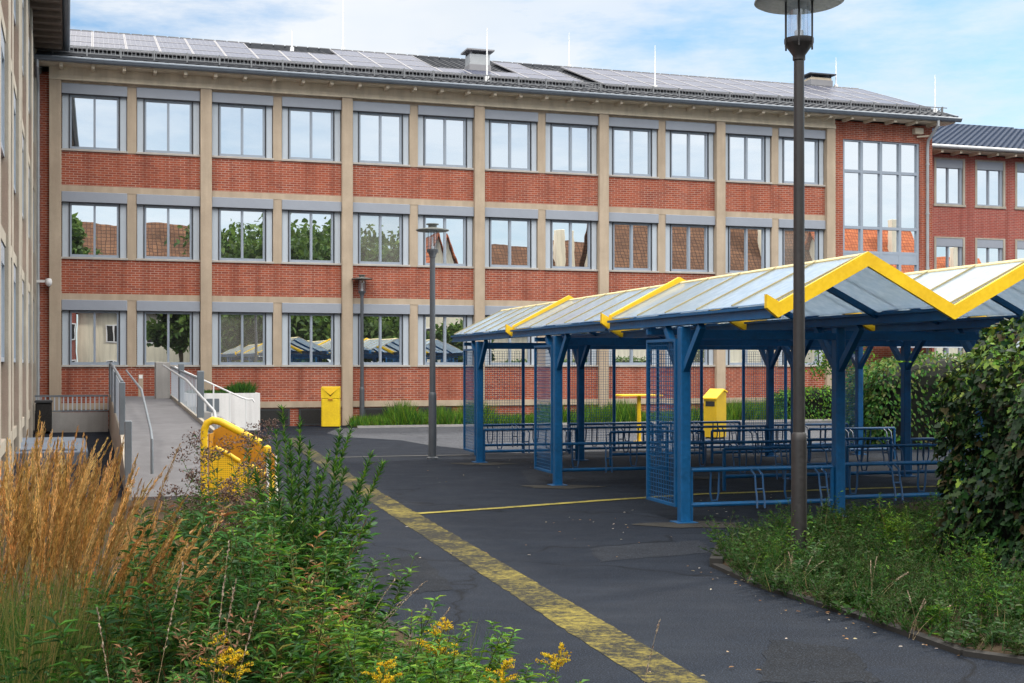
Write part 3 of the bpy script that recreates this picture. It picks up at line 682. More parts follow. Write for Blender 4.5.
x, y = G(331,427); corner_bin('yellow litter bin with V-shaped flap standing against the brick wall beside a pilaster', x, y, A-.25, .56, .5, 1.22)
M['shaded_yellow'] = paint('shaded yellow bin plastic', (.55,.36,.006), .5, .3, 3)  # yellow plastic with the shade of the bin's dark side put into the colour
x, y = G(715,438.5)
t = thing('litter_bin', 'yellow litter bin with slanted hood seen behind the bike shelter posts', 'litter bin', (x,y,0), -.75); t.scale = (.82,.82,.88)
MB().prism([(-.27,.05),(.27,.05),(.27,1.34),(.12,1.40),(-.27,1.16)], 'x', -.24, .24).build('body', M['shaded_yellow'], t)
MB().prism([(-.32,1.16),(-.32,1.20),(.12,1.46),(.31,1.39),(.31,1.35),(.12,1.415)], 'x', -.27, .27).build('hood', M['yellow'], t)
MB().box(-.17,.17,-.278,-.271,.95,1.1).build('opening', M['black'], t)
MB().box(-.2,.2,-.22,.22,0,.051).build('foot', M['black'], t)
x, y = G(639,442); t = thing('standing_table', 'yellow T-shaped standing table on a single post behind the bike racks', 'table', (x,y,0), A)
MB().bev(-.56,.56,-.22,.22,1.135,1.18,.015).build('tabletop', M['yellow'], t); MB().lathe([(.14,0),(.14,.02),(.05,.03),(.05,1.135)], 0,0,14).build('post', M['yellow'], t, True)

def perforated(name, c):
    m, nt, out = new_mat(name); co = objco(nt)
    v = nt.nodes.new('ShaderNodeTexVoronoi'); v.inputs['Scale'].default_value = 38; v.inputs['Randomness'].default_value = 0.; nt.links.new(co, v.inputs['Vector'])
    principled(nt, out, mixc(nt, ramp(nt, v.outputs['Distance'], [(.24,(1,1,1)),(.30,(0,0,0))]), c, (.34,.21,.006)), .5); return m
M['perf'] = perforated('perforated yellow sheet', (.78,.47,.006))
t = thing('open_container', 'yellow container with tube frame, orange inside and perforated front behind the tall plants', 'container', (-4.10,17.1,0), .05); t.scale = (.96,.96,.97)
MB().tube([(.05,0,.05),(.05,0,.95),(.055,0,1.08),(.09,0,1.17),(.17,0,1.21),(.27,0,1.19),(.52,0,1.06),(.82,0,.90)], .05, 12).build('tube_arch', M['yellow'], t, True)
MB().tube([(.2,.02,.84),(.36,.02,.76),(.53,.02,.65)], .03, 10).build('front_rail', M['yellow'], t, True)
MB().tube([(.66,.02,.60),(.78,.02,.53),(.93,.02,.44)], .034, 10).build('front_rail', M['yellow'], t, True)
MB().prism([(.1,.1),(.1,1.05),(.24,1.12),(.86,.8),(.95,.7),(.95,.1)], 'y', .42, .45).build('back_panel', M['orange_in'], t)
MB().prism([(.12,.1),(.12,.86),(.2,.84),(.53,.65),(.66,.58),(.93,.43),(.93,.1)], 'y', .025, .045).build('front_panel', M['perf'], t)
MB().box(.1,.12,.046,.42,.1,1.02).build('side_panel', M['orange_in'], t); MB().box(.93,.95,.046,.42,.1,.43).build('side_panel', M['yellow_bin'], t)
MB().lathe([(0,.875),(.045,.85),(.055,.81),(.045,.77),(0,.75)], .91, 0, 14).build('knob', M['yellow'], t, True)
MB().tube([(.915,0,.78),(.915,0,.0)], .02, 8).build('leg', M['white'], t, True); MB().tube([(1.0,.3,.7),(1.0,.3,.0)], .02, 8).build('leg', M['white'], t, True)

# ------------------------------------------------------------------ ramp, stairs, planter by the wall (facade frame)
def fr(name, label, cat, u=0, v=0): return thing(name, label, cat, W(u,v), A)
def rz1(v): return .97 if v > -3.2 else (.97+(v+3.2)*(.35/14.3) if v > -17.5 else max(0, .62+(v+17.5)*.13))
r = fr('access_ramp', 'long grey concrete access ramp rising from the planting to the brick wall', 'ramp')
b = MB()
vs_ = [-.3,-3.2,-17.5,-21.8]
b.prism([(v,rz1(v)) for v in vs_]+[(vs_[-1],-.05),(-.3,-.05)], 'x', 1.73, 3.28); b.build('slab', M['ramp_slab'], r)
for u in (1.66, 3.281):
    MB().prism([(v,rz1(v)+.08) for v in vs_]+[(v,-.04) for v in reversed(vs_)], 'x', u, u+.068).build('kerb', M['stone_dark'], r)
lr = fr('ramp_railing', 'grey mesh railing with handrail along the left side of the ramp', 'railing')
for v in (-1.5, -6.3, -11.1, -17.3, -21.3):
    MB().bev(1.64,1.74,v-.05,v+.05,rz1(v)+.081,rz1(v)+.98,.01).build('post', M['railgrey'], lr)
pv = [-1.5,-6.3,-11.1,-17.3]
def mesh_panel(parent, y0, y1, x, zf0, zf1, sp, wr, mat, name='mesh_panel'):
    b = MB(); n = int(abs(y1-y0)/sp)
    for i in range(n+1):
        y = y0+(y1-y0)*i/n; b.box(x-wr/2,x+wr/2,y-wr/2,y+wr/2,zf0(y),zf1(y))
    m = int((zf1(y0)-zf0(y0))/sp)
    for j in range(m+1):
        k = j/m; b.bar((x+.001,y0,zf0(y0)*(1-k)+zf1(y0)*k),(x+.001,y1,zf0(y1)*(1-k)+zf1(y1)*k),wr,wr)
    return b.build(name, mat, parent)
for a, c in zip(pv[:-1], pv[1:]): mesh_panel(lr, a-.05, c+.05, 1.69, lambda y: rz1(y)+.1, lambda y: rz1(y)+.9, .1, .014, M['panel'])
MB().tube([(2.0,-6.6,rz1(-6.6)+.88),(2.0,-17.5,.62+.86),(2.0,-21.4,rz1(-21.4)+.84),(2.0,-21.7,rz1(-21.7)+.78),(2.0,-21.75,rz1(-21.7)+.3)], .021, 10).build('handrail', M['railgrey'], lr, True)
MB().tube([(1.69,-1.5,rz1(-1.5)+.98),(1.69,-6.3,rz1(-6.3)+.98),(1.69,-17.3,rz1(-17.3)+.98)], .03, 8).build('top_rail', M['railgrey'], lr, True)
rr = fr('ramp_railing', 'white bar railing along the right side of the ramp by the concrete pillar', 'railing')
for v in (-6.8, -13.0):
    MB().bev(3.26,3.40,v-.06,v+.06,rz1(v)+.081,rz1(v)+1.05,.012).build('post', M['railgrey'], rr)
v = -3.0
while v > -12.6:
    MB().box(3.295,3.315,v-.028,v+.028,rz1(v)+.09,rz1(v)+.86).build('bar', M['panel'], rr); v -= .45
MB().tube([(3.305,-2.9,rz1(-2.9)+.88),(3.305,-13,rz1(-13)+.88)], .028, 8).build('top_rail', M['railgrey'], rr, True)
MB().tube([(3.05,-3.5,rz1(-3.5)+.93),(3.05,-13,rz1(-13)+.85),(3.05,-19.5,rz1(-19.5)+.8),(3.05,-19.8,rz1(-19.8)+.66),(3.05,-19.8,rz1(-19.8)+.1)], .025, 8).build('handrail', M['metal'], rr, True)
p = MB().bev(2.86,3.26,-3.25,-2.65,.971,1.98,.015).build('concrete_pillar', M['concrete']); p.location = W(0,0); p.rotation_euler = (0,0,A)
tag(p, 'squat grey concrete pillar at the top of the ramp', 'pillar')
pl = fr('planter_wall', 'white rendered raised planter filled with clipped grass against the brick wall', 'planter')
b = MB(); b.box(3.7,5.85,-2.25,-2.05,0,1.08); b.box(5.65,5.85,-2.049,-.4,0,1.079); b.box(3.7,3.9,-2.049,-.4,0,1.079); b.build('wall', M['white_wall'], pl)
MB().box(3.9,5.65,-2.05,-.4,.1,.98).build('soil', M['soil'], pl)
MB().bev(4.32,4.68,-2.28,-2.249,.55,.93,.008).build('panel', M['railgrey'], pl)
st = fr('outdoor_stairs', 'short concrete stairs descending beside the white planter from the ramp landing', 'stairs')
for i in range(6): MB().box(3.36+i*.33,3.36+(i+1)*.33,-3.5,-2.27,0,.97-.16*(i+.5)).build('step', M['concrete'], st)
MB().tube([(3.36,-3.42,1.85),(5.2,-3.42,.98),(5.36,-3.42,.93),(5.5,-3.42,.93),(5.55,-3.42,.85)], .024, 8).build('handrail', M['white'], st, True)
for i in range(5): u = 3.5+i*.45; MB().box(u,u+.04,-3.44,-3.40,max(0.,.97-.48*(u-3.36)-.1),1.85-.473*(u-3.36)).build('rail_post', M['white'], st)
bl = fr('bollard_light', 'slim beige bollard light on the ramp landing in front of the bricks', 'bollard', 2.55, -.6)
MB().bev(-.07,.07,-.07,.07,.97,1.62,.01).build('post', M['stone'], bl); MB().bev(-.05,.05,-.085,-.05,1.5,1.6,.005).build('lens', M['white'], bl)
cr = fr('cellar_railing', 'grey bar railing on a concrete cellar wall in the left corner', 'railing')
MB().box(-.35,1.62,-1.9,-1.72,0,.56).build('wall', M['concrete'], cr)
MB().box(-.35,1.62,-1.84,-1.78,1.0,1.05).build('top_rail', M['railgrey'], cr); MB().box(-.35,1.62,-1.83,-1.79,.58,.62).build('bottom_rail', M['railgrey'], cr)
for i in range(17): u = -.32+i*.12; MB().box(u,u+.035,-1.825,-1.795,.62,1.0).build('bar', M['panel'], cr)
wb = fr('waste_container', 'dark waste container squeezed into the corner below the downpipes', 'container', -.1, -2.4)
MB().bev(-.2,.22,-.25,.25,.08,.86,.03).build('body', M['black'], wb); MB().bev(-.22,.24,-.28,.27,.861,.93,.02).build('lid', M['grate'], wb)
for a in (-.12,.12): MB().lathe([(.07,0),(.07,.02),(.05,.07),(0,.08)], a, .1, 10).build('wheel', M['black'], wb)
x, y = G(48,447,.25); pf = thing('stone_platform', 'low blue-grey stone platform beside the concrete building', 'platform', (x,y,0), B)
MB().bev(-1.1,.75,-1.6,3.2,0,.25,.02).build('slab', M['slab'], pf); MB().bev(-1.05,.55,-1.3,3.0,.251,.29,.015).build('top_plate', M['slab'], pf)

# ------------------------------------------------------------------ bike shelter: three rows of gabled bays
SH = R(15.56); WB, NB, YF, LU = 2.08, 4, -2.42, 4.95
cs, sn = math.cos(SH), math.sin(SH)
EB0, EB1, RZ = 2.385, 2.505, 3.03
def shelter(label, ox, oy, back, proud):
    t = thing('bike_shelter', label, 'bike shelter', (ox,oy,0), SH, 'gabled rows of the bike shelter')
    for i in range(NB+1):
        x = i*WB
        b = MB(); b.bev(x-.065,x+.065,-.065,.065  ,0,2.36,.012); p = b.build('post', M['blue'], t)
        for d in (-1,1): MB().bar((x,d*.03,1.84),(x,d*.53,2.355),.075,.085).build('arm', M['blue'], p)
        MB().box(x-.13,x+.13,-.13,.13,0,.012).build('base_plate', M['blue'], p)
        b = MB(); b.box(x-.035,x+.035,YF+.03,back,EB0,EB1); b.box(x-.075,x+.075,YF+.031,back-.001,EB1-.02,EB1+.012); b.box(x-.06,x+.06,YF+.032,back-.002,EB0-.001,EB0+.02)
        b.build('eave_beam', M['blue'], t)
    MB().box(-.05,NB*WB+.05,-.05,.05,2.215,2.295).build('cross_beam', M['blue'], t)
    MB().box(-.05,NB*WB+.05,1.06,1.12,2.29,2.358).build('cross_beam', M['blue'], t)
    for i in range(NB):
        x0, x1, xm = i*WB, (i+1)*WB, (i+.5)*WB
        # front gable: yellow flat chevron
        h = .155; pr = proud; yt = .02+proud*.35; b = MB(); e0 = EB0-.02 if 0 < i else EB0-.0
        for s_ in (-1,1):
            xa = xm+s_*WB/2
            pts = [(xa,EB0-.0),(xa,EB0+h+pr),(xm,RZ+.06+pr),(xm,RZ+.06-h)]
            b.prism(pts, 'y', YF-yt, YF+yt)
        if i == 0: b.prism([(x0,EB0),(x0-.13,EB0+.10),(x0-.13,EB0+.24),(x0-.0,EB0+.17)], 'y', YF-.03, YF+.03)
        b.build('gable_chevron', M['yellow'], t)
        for s_ in (-1,1):
            xe = xm+s_*WB/2
            pa, pb = Vector((xe,0,EB1+.03)), Vector((xm,0,RZ+.02))
            n = Vector((-(pb.z-pa.z),0,(pb.x-pa.x))).normalized()
            if n.z < 0: n = -n
            q = []
            for dz in (0,.012):
                q += [(pa.x+n.x*dz,YF+.072,pa.z+n.z*dz),(pb.x+n.x*dz,YF+.072,pb.z+n.z*dz),(pb.x+n.x*dz,back,pb.z+n.z*dz),(pa.x+n.x*dz,back,pa.z+n.z*dz)]
            rp = MB().hexa(q).build('roof_sheet', M['roofglass'], t)
            nb = 5
            for k in range(nb+1):
                y = YF+.10+(back-YF-.12)*k/nb
                MB().bar((pa.x+n.x*.022,y,pa.z+n.z*.022),(pb.x+n.x*.022,y,pb.z+n.z*.022),.022,.016, n).build('glazing_bar', M['bar'], rp)
            for k in (0.30,.68):
                y = YF+(back-YF)*k
                MB().bar((pa.x-n.x*.06,y,pa.z-n.z*.06),(pb.x-n.x*.06,y,pb.z-n.z*.06),.05,.07,n).build('rafter', M['blue'], t)
        MB().prism([(xm-.04,RZ+.014),(xm,RZ+.04),(xm+.04,RZ+.014),(xm+.04,RZ+.027),(xm,RZ+.052),(xm-.04,RZ+.027)], 'y', YF+.071, back).build('ridge_cap', M['cream'], t)
    for x in (0, NB*WB):
        z0, z1 = .2, 2.2
        def side(y0, y1):
            o = mesh_panel(t, y0+.02, y1-.02, x-.06 if x == 0 else x+.06, lambda y: z0, lambda y: z1, .055, .006, M['blue'])
            b = MB(); xx = x-.06 if x == 0 else x+.06
            for y in (y0,y1): b.box(xx-.02,xx+.02,y-.02,y+.02,z0-.02,z1+.02)
            b.box(xx-.02,xx+.02,y0+.02,y1-.02,z0-.02,z0+.015); b.box(xx-.02,xx+.02,y0+.02,y1-.02,z1-.015,z1+.02)
            b.build('panel_frame', M['blue'], o)
        side(.1, 1.02)
    return t
P1 = G(684,522.5); origins = []
d1 = (-sn, cs)
for k, (lab, bk) in enumerate([('front row of the blue bike shelter with a large yellow zigzag gable edge', LU+YF), ('middle row of the blue bike shelter between the front and rear rows', LU+YF), ('rear row of the blue bike shelter nearest the brick wall', 2.2)]):
    ox, oy = P1[0]+d1[0]*5.05*k, P1[1]+d1[1]*5.05*k
    origins.append((ox,oy)); s = shelter(lab, ox, oy, bk, 0. if k == 0 else .06)
# rear screens of the last row
for i in (0,1,2,3):
    t = thing('mesh_screen', ['leftmost blue mesh screen behind the rear shelter row','second blue mesh screen from the left behind the rear shelter row','third blue mesh screen from the left behind the rear shelter row','rightmost blue mesh screen behind the rear shelter row'][i], 'screen', (origins[2][0]+cs*(i*WB+.5)-sn*2.3, origins[2][1]+sn*(i*WB+.5)+cs*2.3, 0), SH+R(90), 'mesh screens at the back of the shelter')
    for y in (0,-1.05): MB().bev(-.03,.03,y-.03,y+.03,0,2.25,.008).build('post', M['blue'], t)
    mesh_panel(t, -.03, -1.02, 0, lambda y: .25, lambda y: 2.2, .055, .006, M['blue'])
# bike racks
def rack(label):
    t = thing('bike_rack', label, 'bike rack', (0,0,0), SH, 'blue bike racks between the shelter posts')
    x0, x1 = .09, WB-.09
    MB().tube([(x0,0,.63),(x1,0,.63)], .025, 8).build('upper_rail', M['blue'], t, True); MB().tube([(x0,0,.21),(x1,0,.21)], .028, 8).build('lower_rail', M['blue'], t, True)
    for x in (x0,x1): MB().bev(x-.022,x+.022,-.022,.022,0,.63,.006).build('leg', M['blue'], t)
    for x in (.42, 1.42):
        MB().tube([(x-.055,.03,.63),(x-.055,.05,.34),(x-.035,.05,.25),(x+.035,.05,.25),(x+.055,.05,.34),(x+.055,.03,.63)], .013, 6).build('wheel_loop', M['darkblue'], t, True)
    for x in (.92, 1.78):
        b = MB()
        for s_ in (-.05,.05):
            b.tube([(x+s_,.0,.63),(x+s_+.02,-.1,.56),(x+s_-.03,-.22,.40),(x+s_-.03,-.25,.32),(x+s_-.05,-.30,.18)], .013, 6)
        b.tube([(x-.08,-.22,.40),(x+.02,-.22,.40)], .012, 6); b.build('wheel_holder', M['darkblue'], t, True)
    return t
r0 = None; rown = ['front', 'middle', 'rear']; bayn = ['leftmost', 'second from left', 'third from left', 'rightmost']
for k in range(3):
    for i in range(NB):
        lab = 'blue bike rack in the %s bay of the %s shelter row' % (bayn[i], rown[k])
        if r0 is None: o = r0 = rack(lab)
        else: o = copy_tree(r0); o['label'] = lab
        dy = .0 if (i+k) % 2 == 0 else .32
        o.location = (origins[k][0]+cs*i*WB-sn*dy, origins[k][1]+sn*i*WB+cs*dy, 0)
for k in (1, 2):
    for i in range(1, NB):
        o = copy_tree(r0); o['label'] = 'blue rack forward of the posts, %s bay of the %s shelter row' % (bayn[i], rown[k])
        o.location = (origins[k][0]+cs*i*WB+sn*1.5, origins[k][1]+sn*i*WB-cs*1.5, 0)
for i in range(3):
    o = copy_tree(r0); o['label'] = 'blue bike rack standing behind the rear row, ' + ['left', 'middle', 'right'][i] + ' of three'
    o.location = (origins[2][0]+cs*(i*WB+.3)-sn*1.9, origins[2][1]+sn*(i*WB+.3)+cs*1.9, 0)

# ------------------------------------------------------------------ houses across the street (seen as reflections in the windows)
def house(label, px0, px1, v, eave, ridge, wall, roofm, gable=False, chim=True):
    ua, ub = u_at(px0, -v), u_at(px1, -v)                # v < 0: mirror position
    if ua > ub: ua, ub = ub, ua
    w_ = ub-ua; t = thing('house', label, 'house', W(ua, v), A)
    D = 9.0; b = MB(); b.box(0,w_,-D,0,0,eave)
    if gable: b.prism([(0,eave+.001),(w_,eave+.001),(w_/2,ridge-.1)], 'y', -D, 0)
    else: b.prism([(0,eave+.001),(-D,eave+.001),(-D/2,ridge-.1)], 'x', 0, w_)
    b.build('wall', wall, t)
    b = MB()
    if gable: b.prism([(-.5,eave-.25),(w_/2,ridge),(w_+.5,eave-.25),(w_+.5,eave-.1),(w_/2,ridge+.2),(-.5,eave-.1)], 'y', -D-.3, .3)
    else: b.prism([(.5,eave-.25),(-D/2,ridge),(-D-.5,eave-.25),(-D-.5,eave-.1),(-D/2,ridge+.2),(.5,eave-.1)], 'x', -.4, w_+.4)
    rf = b.build('roof', roofm, t)
    if chim: MB().bev(w_*.72,w_*.72+.8,-3.4,-2.7,ridge-3.2,ridge+1.0,.02).build('chimney', M['render'], rf)
    n = max(2, int(w_/3.2))
    for i in range(n):
        for z in ((1.0,2.3),(3.7,5.0)) if eave > 5 else ((1.0,2.3),):
            x = (i+.5)*w_/n-.55
            wf_ = MB().box(x,x+1.1,-.05,.06,z[0],z[1]).build('window', M['white'], t)
            MB().box(x+.08,x+.5,.0,.065,z[0]+.08,z[1]-.08).box(x+.6,x+1.02,.0,.065,z[0]+.08,z[1]-.08).build('pane', M['black'], wf_)
    return t
HV = -60.
house('cream rendered house with brown tiled roof across the street', 84, 232, HV, 6.2, 12.6, M['render'], M['browntile'])
house('narrow brick house beside the cream house across the street', 50, 82, HV+1, 6.5, 11.2, M['darkbrick'], M['browntile'], False, False)
house('pale house with orange gable roof between the trees', 425, 470, HV+3, 5.6, 12.2, M['render'], M['redtile'], True, False)
house('wide brown-roofed house across the street', 492, 600, HV, 5.0, 12.2, M['render'], M['browntile'])
house('long house with tall brown roof across the street', 606, 832, HV+4, 5.2, 13.8, M['render'], M['browntile'])
house('house with orange tiled roof on the right across the street', 838, 940, HV+6, 6.4, 13.6, M['render'], M['redtile'])
house('far orange-roofed house at the right end of the street', 950, 1080, HV+4, 6.0, 12.6, M['render'], M['redtile'])
# ------------------------------------------------------------------ vegetation
G_DARK = [(.016,.062,.010),(.022,.082,.014),(.012,.050,.012)]
G_MID = [(.032,.115,.014),(.046,.14,.016),(.024,.095,.016),(.066,.135,.014)]
G_LIGHT = [(.10,.22,.016),(.15,.25,.02),(.075,.19,.018)]
STRAW = [(.58,.36,.125),(.48,.275,.08),(.64,.44,.18),(.38,.22,.07)]
def empty_plant(name, label, cat, x, y, group=None, z=0): return thing(name, label, cat, (x,y,z), 0, group)
def leafy_stem(fl, st, pts, n, L, Wd, cols, tpl=LANCE, t0=.12, out=.9, up=.55, droop=0.):
    t = np.sort(rng.uniform(t0, 1, n)); P, T = along(pts, t)
    a = np.arange(n)*2.4+rng.uniform(0,6); rad = np.stack([np.cos(a), np.sin(a), np.zeros(n)], 1)
    D = rad*out + T*up + np.array([0,0,-droop]) + rng.normal(0,.12,(n,3))
    U = T + rad*-.3 + rng.normal(0,.15,(n,3))
    s_ = (1.1-.55*t)*rng.uniform(.7,1.2,n)
    fl.leaves(tpl, P, D, U, L*s_, Wd*s_, pal(n, cols))
def reed_grass(label, x, y, n, h, spread, lean=(0,0)):
    t = empty_plant('reed_grass', label, 'ornamental grass', x, y, 'tufts of feathery reed grass'); bl, pm = Fol(), Fol()
    for i in range(n):
        a = rng.uniform(0, 2*math.pi); r = abs(rng.normal(0,.09)); p = (r*math.cos(a), r*math.sin(a), 0)
        q = rng.normal(0, spread, 2); H = h*rng.uniform(.84,1.06)
        pts = curve(p, (q[0]*.55+lean[0]*.4, q[1]*.55+lean[1]*.4, 1), H, (q[0]*.9+lean[0], q[1]*.9+lean[1], -.05), 10)
        bl.stem(pts, .0022, .001, pal(1, [(.16,.17,.045),(.30,.22,.08),(.12,.15,.035)])[0], 3)
        m = 170; tt = np.sort(rng.uniform(.70,1,m)); P, T = along(pts, tt)
        k = np.sin(np.pi*np.clip((tt-.69)/.315,0,1))**.7
        D = T*1.0 + rng.normal(0,.13,(m,3)); c0 = pal(1, STRAW, .2)[0]
        pm.leaves(SPIKE, P+rng.normal(0,.0052,(m,3))*k[:,None], D, rng.normal(size=(m,3)), .030*(.5+.5*k)*rng.uniform(.7,1.2,m), .0034*(.6+.4*k), c0*rng.uniform(.75,1.25,(m,1)))
    nb = n*5
    for i in range(nb):
        a = rng.uniform(0, 2*math.pi); r = abs(rng.normal(0,.12))
        q = rng.normal(0, .35, 2); pts = curve((r*math.cos(a), r*math.sin(a),0), (q[0]*.6,q[1]*.6,1), h*rng.uniform(.4,.72), (q[0]*1.6,q[1]*1.6,-.5), 7)
        c = pal(1, [(.03,.10,.012),(.05,.13,.016),(.022,.075,.012),(.13,.14,.035),(.035,.09,.014)])[0]
        P = pts[:-1]; D = pts[1:]-pts[:-1]; L = np.linalg.norm(D,axis=1); w_ = .006*np.linspace(1,.25,len(P))
        bl.leaves((np.array([[-.5,0,0],[.5,0,0],[.4,1.02,0],[-.4,1.02,0]]), np.array([[0,1,2],[0,2,3]])), P, D, (math.cos(a+1.2),math.sin(a+1.2),.2), L, w_, c)
    bl.build('blades', M['leaf'], t); pm.build('plumes', M['dry'], t); return t
def perennial(name, label, cat, x, y, h, nst, L, Wd, cols, spread=.2, tpl=LANCE, dens=55, head=None, group=None, lean=(0,0), up=.55, branch=True, dryleaf=0.):
    t = empty_plant(name, label, cat, x, y, group); st, fl, hd = Fol(), Fol(), Fol()
    for i in range(nst):
        q = rng.normal(0, spread, 2); H = h*rng.uniform(.7,1.05)
        pts = curve((rng.normal(0,.05),rng.normal(0,.05),0), (q[0]+lean[0],q[1]+lean[1],1), H, (q[0]*.7+lean[0]*.5,q[1]*.7+lean[1]*.5,0), 9)
        st.stem(pts, .0045, .0018, pal(1, [(.09,.10,.03),(.12,.07,.03),(.07,.10,.03)])[0])
        cc = cols if rng.random() > dryleaf else [(.20,.09,.03),(.28,.15,.05),(.14,.10,.04)]
        leafy_stem(fl, st, pts, int(dens*H), L, Wd, cc, tpl, up=up, t0=.06)
        tops = [pts[-1]]
        if branch:
            for k in range(rng.integers(2,5)):
                P, T = along(pts, [rng.uniform(.45,.92)]); a = rng.uniform(0,6.28)
                bp = curve(P[0], (math.cos(a)*.7,math.sin(a)*.7,.9), H*rng.uniform(.13,.28), (0,0,.6), 5)
                st.stem(bp, .0022, .0012, (.09,.11,.03)); leafy_stem(fl, st, bp, max(6,int(dens*.22)), L*.7, Wd*.7, cc, tpl, up=up); tops.append(bp[-1])
        if head:
            for p in tops:
                m = head.get('n',26); P = p+rng.normal(0,head.get('r',.022),(m,3))*np.array([1,1,.7])
                hd.leaves(BUD, P, rdir(m,.5), rng.normal(size=(m,3)), head['s']*rng.uniform(.6,1.3,m), head['s']*.55, pal(m, head['c']))
    st.build('stems', M['leaf'], t); fl.build('leaves', M['leaf'], t)
    if head: hd.build('flower_heads', M['petal'], t)
    return t
def goldenrod(label, x, y, h, nst=2, lean=(0,0)):
    t = empty_plant('goldenrod', label, 'flowering plant', x, y, 'yellow goldenrods along the path edge'); st, fl, hd = Fol(), Fol(), Fol()
    for i in range(nst):
        q = rng.normal(0,.12,2); H = h*(1 if i == 0 else rng.uniform(.75,.95))
        pts = curve((rng.normal(0,.03),rng.normal(0,.03),0), (q[0]+lean[0],q[1]+lean[1],1), H, (q[0]*.5,q[1]*.5,0), 9)
        st.stem(pts, .004, .0015, (.10,.12,.03)); leafy_stem(fl, st, pts[:8], int(46*H), .085, .016, G_MID+G_LIGHT, up=.7, t0=.1)
        for k in range(15):
            tt = rng.uniform(.80,1.); P, T = along(pts, [tt]); a = rng.uniform(0,6.28); ln = .085*(1.06-tt)/.24*rng.uniform(.7,1.25)+.02
            bp = curve(P[0], (math.cos(a)*.8,math.sin(a)*.8,.7), ln, (math.cos(a)*.3,math.sin(a)*.3,-.5), 5)
            st.stem(bp, .0014, .0008, (.16,.16,.03), 3); m = int(14+ln*260); B_, T_ = along(bp, rng.uniform(.1,1,m))
            hd.leaves(BUD, B_+rng.normal(0,.0035,(m,3))+np.array([0,0,.003]), rdir(m,.9), rng.normal(size=(m,3)), .010*rng.uniform(.7,1.3,m), .006, pal(m, [(.66,.47,.012),(.74,.58,.02),(.55,.38,.015),(.60,.54,.05)]))
    st.build('stems', M['leaf'], t); fl.build('leaves', M['leaf'], t); hd.build('flower_heads', M['petal'], t); return t
def wisp(label, x, y, h, n, lean, sx_=.12):
    t = empty_plant('dry_grass', label, 'grass', x, y, 'pale dry grass stalks by the path'); st, hd = Fol(), Fol()
    for i in range(n):
        q = rng.normal(0, sx_, 2); pts = curve((rng.normal(0,.03),rng.normal(0,.03),0), (q[0]+lean[0]*.3,q[1],1), h*rng.uniform(.8,1.05), (q[0]+lean[0],q[1]+lean[1],-.25), 12)
        st.stem(pts, .0016, .0007, (.36,.29,.18), 3); m = 30; P, T = along(pts, np.sort(rng.uniform(.74,1,m)))
        hd.leaves(BUD, P, T+rng.normal(0,.2,(m,3)), rng.normal(size=(m,3)), .016, .0045, pal(m, [(.42,.33,.24),(.5,.42,.32),(.33,.26,.2)]))
    st.build('stems', M['dry'], t); hd.build('seed_heads', M['dry'], t); return t
def at(px, Y): return ((px-512)/F*Y, Y)
# beds
bed = [(.7,4.2),(.3,6.2),(-.15,7.75),(-.95,9.6),(-1.75,12.2),(-2.55,14.6),(-3.0,16.2),(-5.0,18.4),(-9.5,19.0),(-6.2,9.0),(-4.6,4.2)]
sheet('soil_bed', bed, .02, M['soil'])
def kerb(name, pts, w_, z):
    b = MB()
    for p, q in zip(pts[:-1], pts[1:]): b.bar((p[0],p[1],z/2-.02),(q[0],q[1],z/2-.02),w_,z+.04)
    return tag(b.build(name, M['kerb']), kind='structure')
kerb('kerb', bed[0:7], .06, .03)
rb = [G(716,567), G(760,587), G(860,618), G(965,655), (4.6,7.2),(8.5,5.2),(9.5,13.0),G(1000,499),G(905,505),G(800,531),G(722,552)]
sheet('soil_bed', rb, .03, M['soil']); kerb('kerb', rb[:6], .09, .035)
kerb('kerb', [rb[0],rb[10],rb[9]], .12, .08)

# reed grass at the left edge of the picture
for i, (px, Y, n, h, sp, ln) in enumerate([(-32,6.0,55,1.52,.16,(.12,0)),(24,5.7,62,1.50,.15,(.14,0)),(66,6.3,52,1.50,.12,(.12,0)),(0,6.9,45,1.58,.15,(.08,0)),(84,5.9,30,1.30,.14,(.22,0)),(45,6.7,38,1.52,.14,(.12,0))]):
    x, y = at(px, Y)
    reed_grass(['tuft of orange-brown reed grass cut by the left picture border','dense orange reed grass tuft second from the left border','tallest orange reed grass tuft beside the green planting','reed grass tuft furthest back by the concrete building','short reed grass tuft leaning right over green leaves','reed grass tuft hidden behind the two left ones'][i], x, y, n, h, sp, ln)
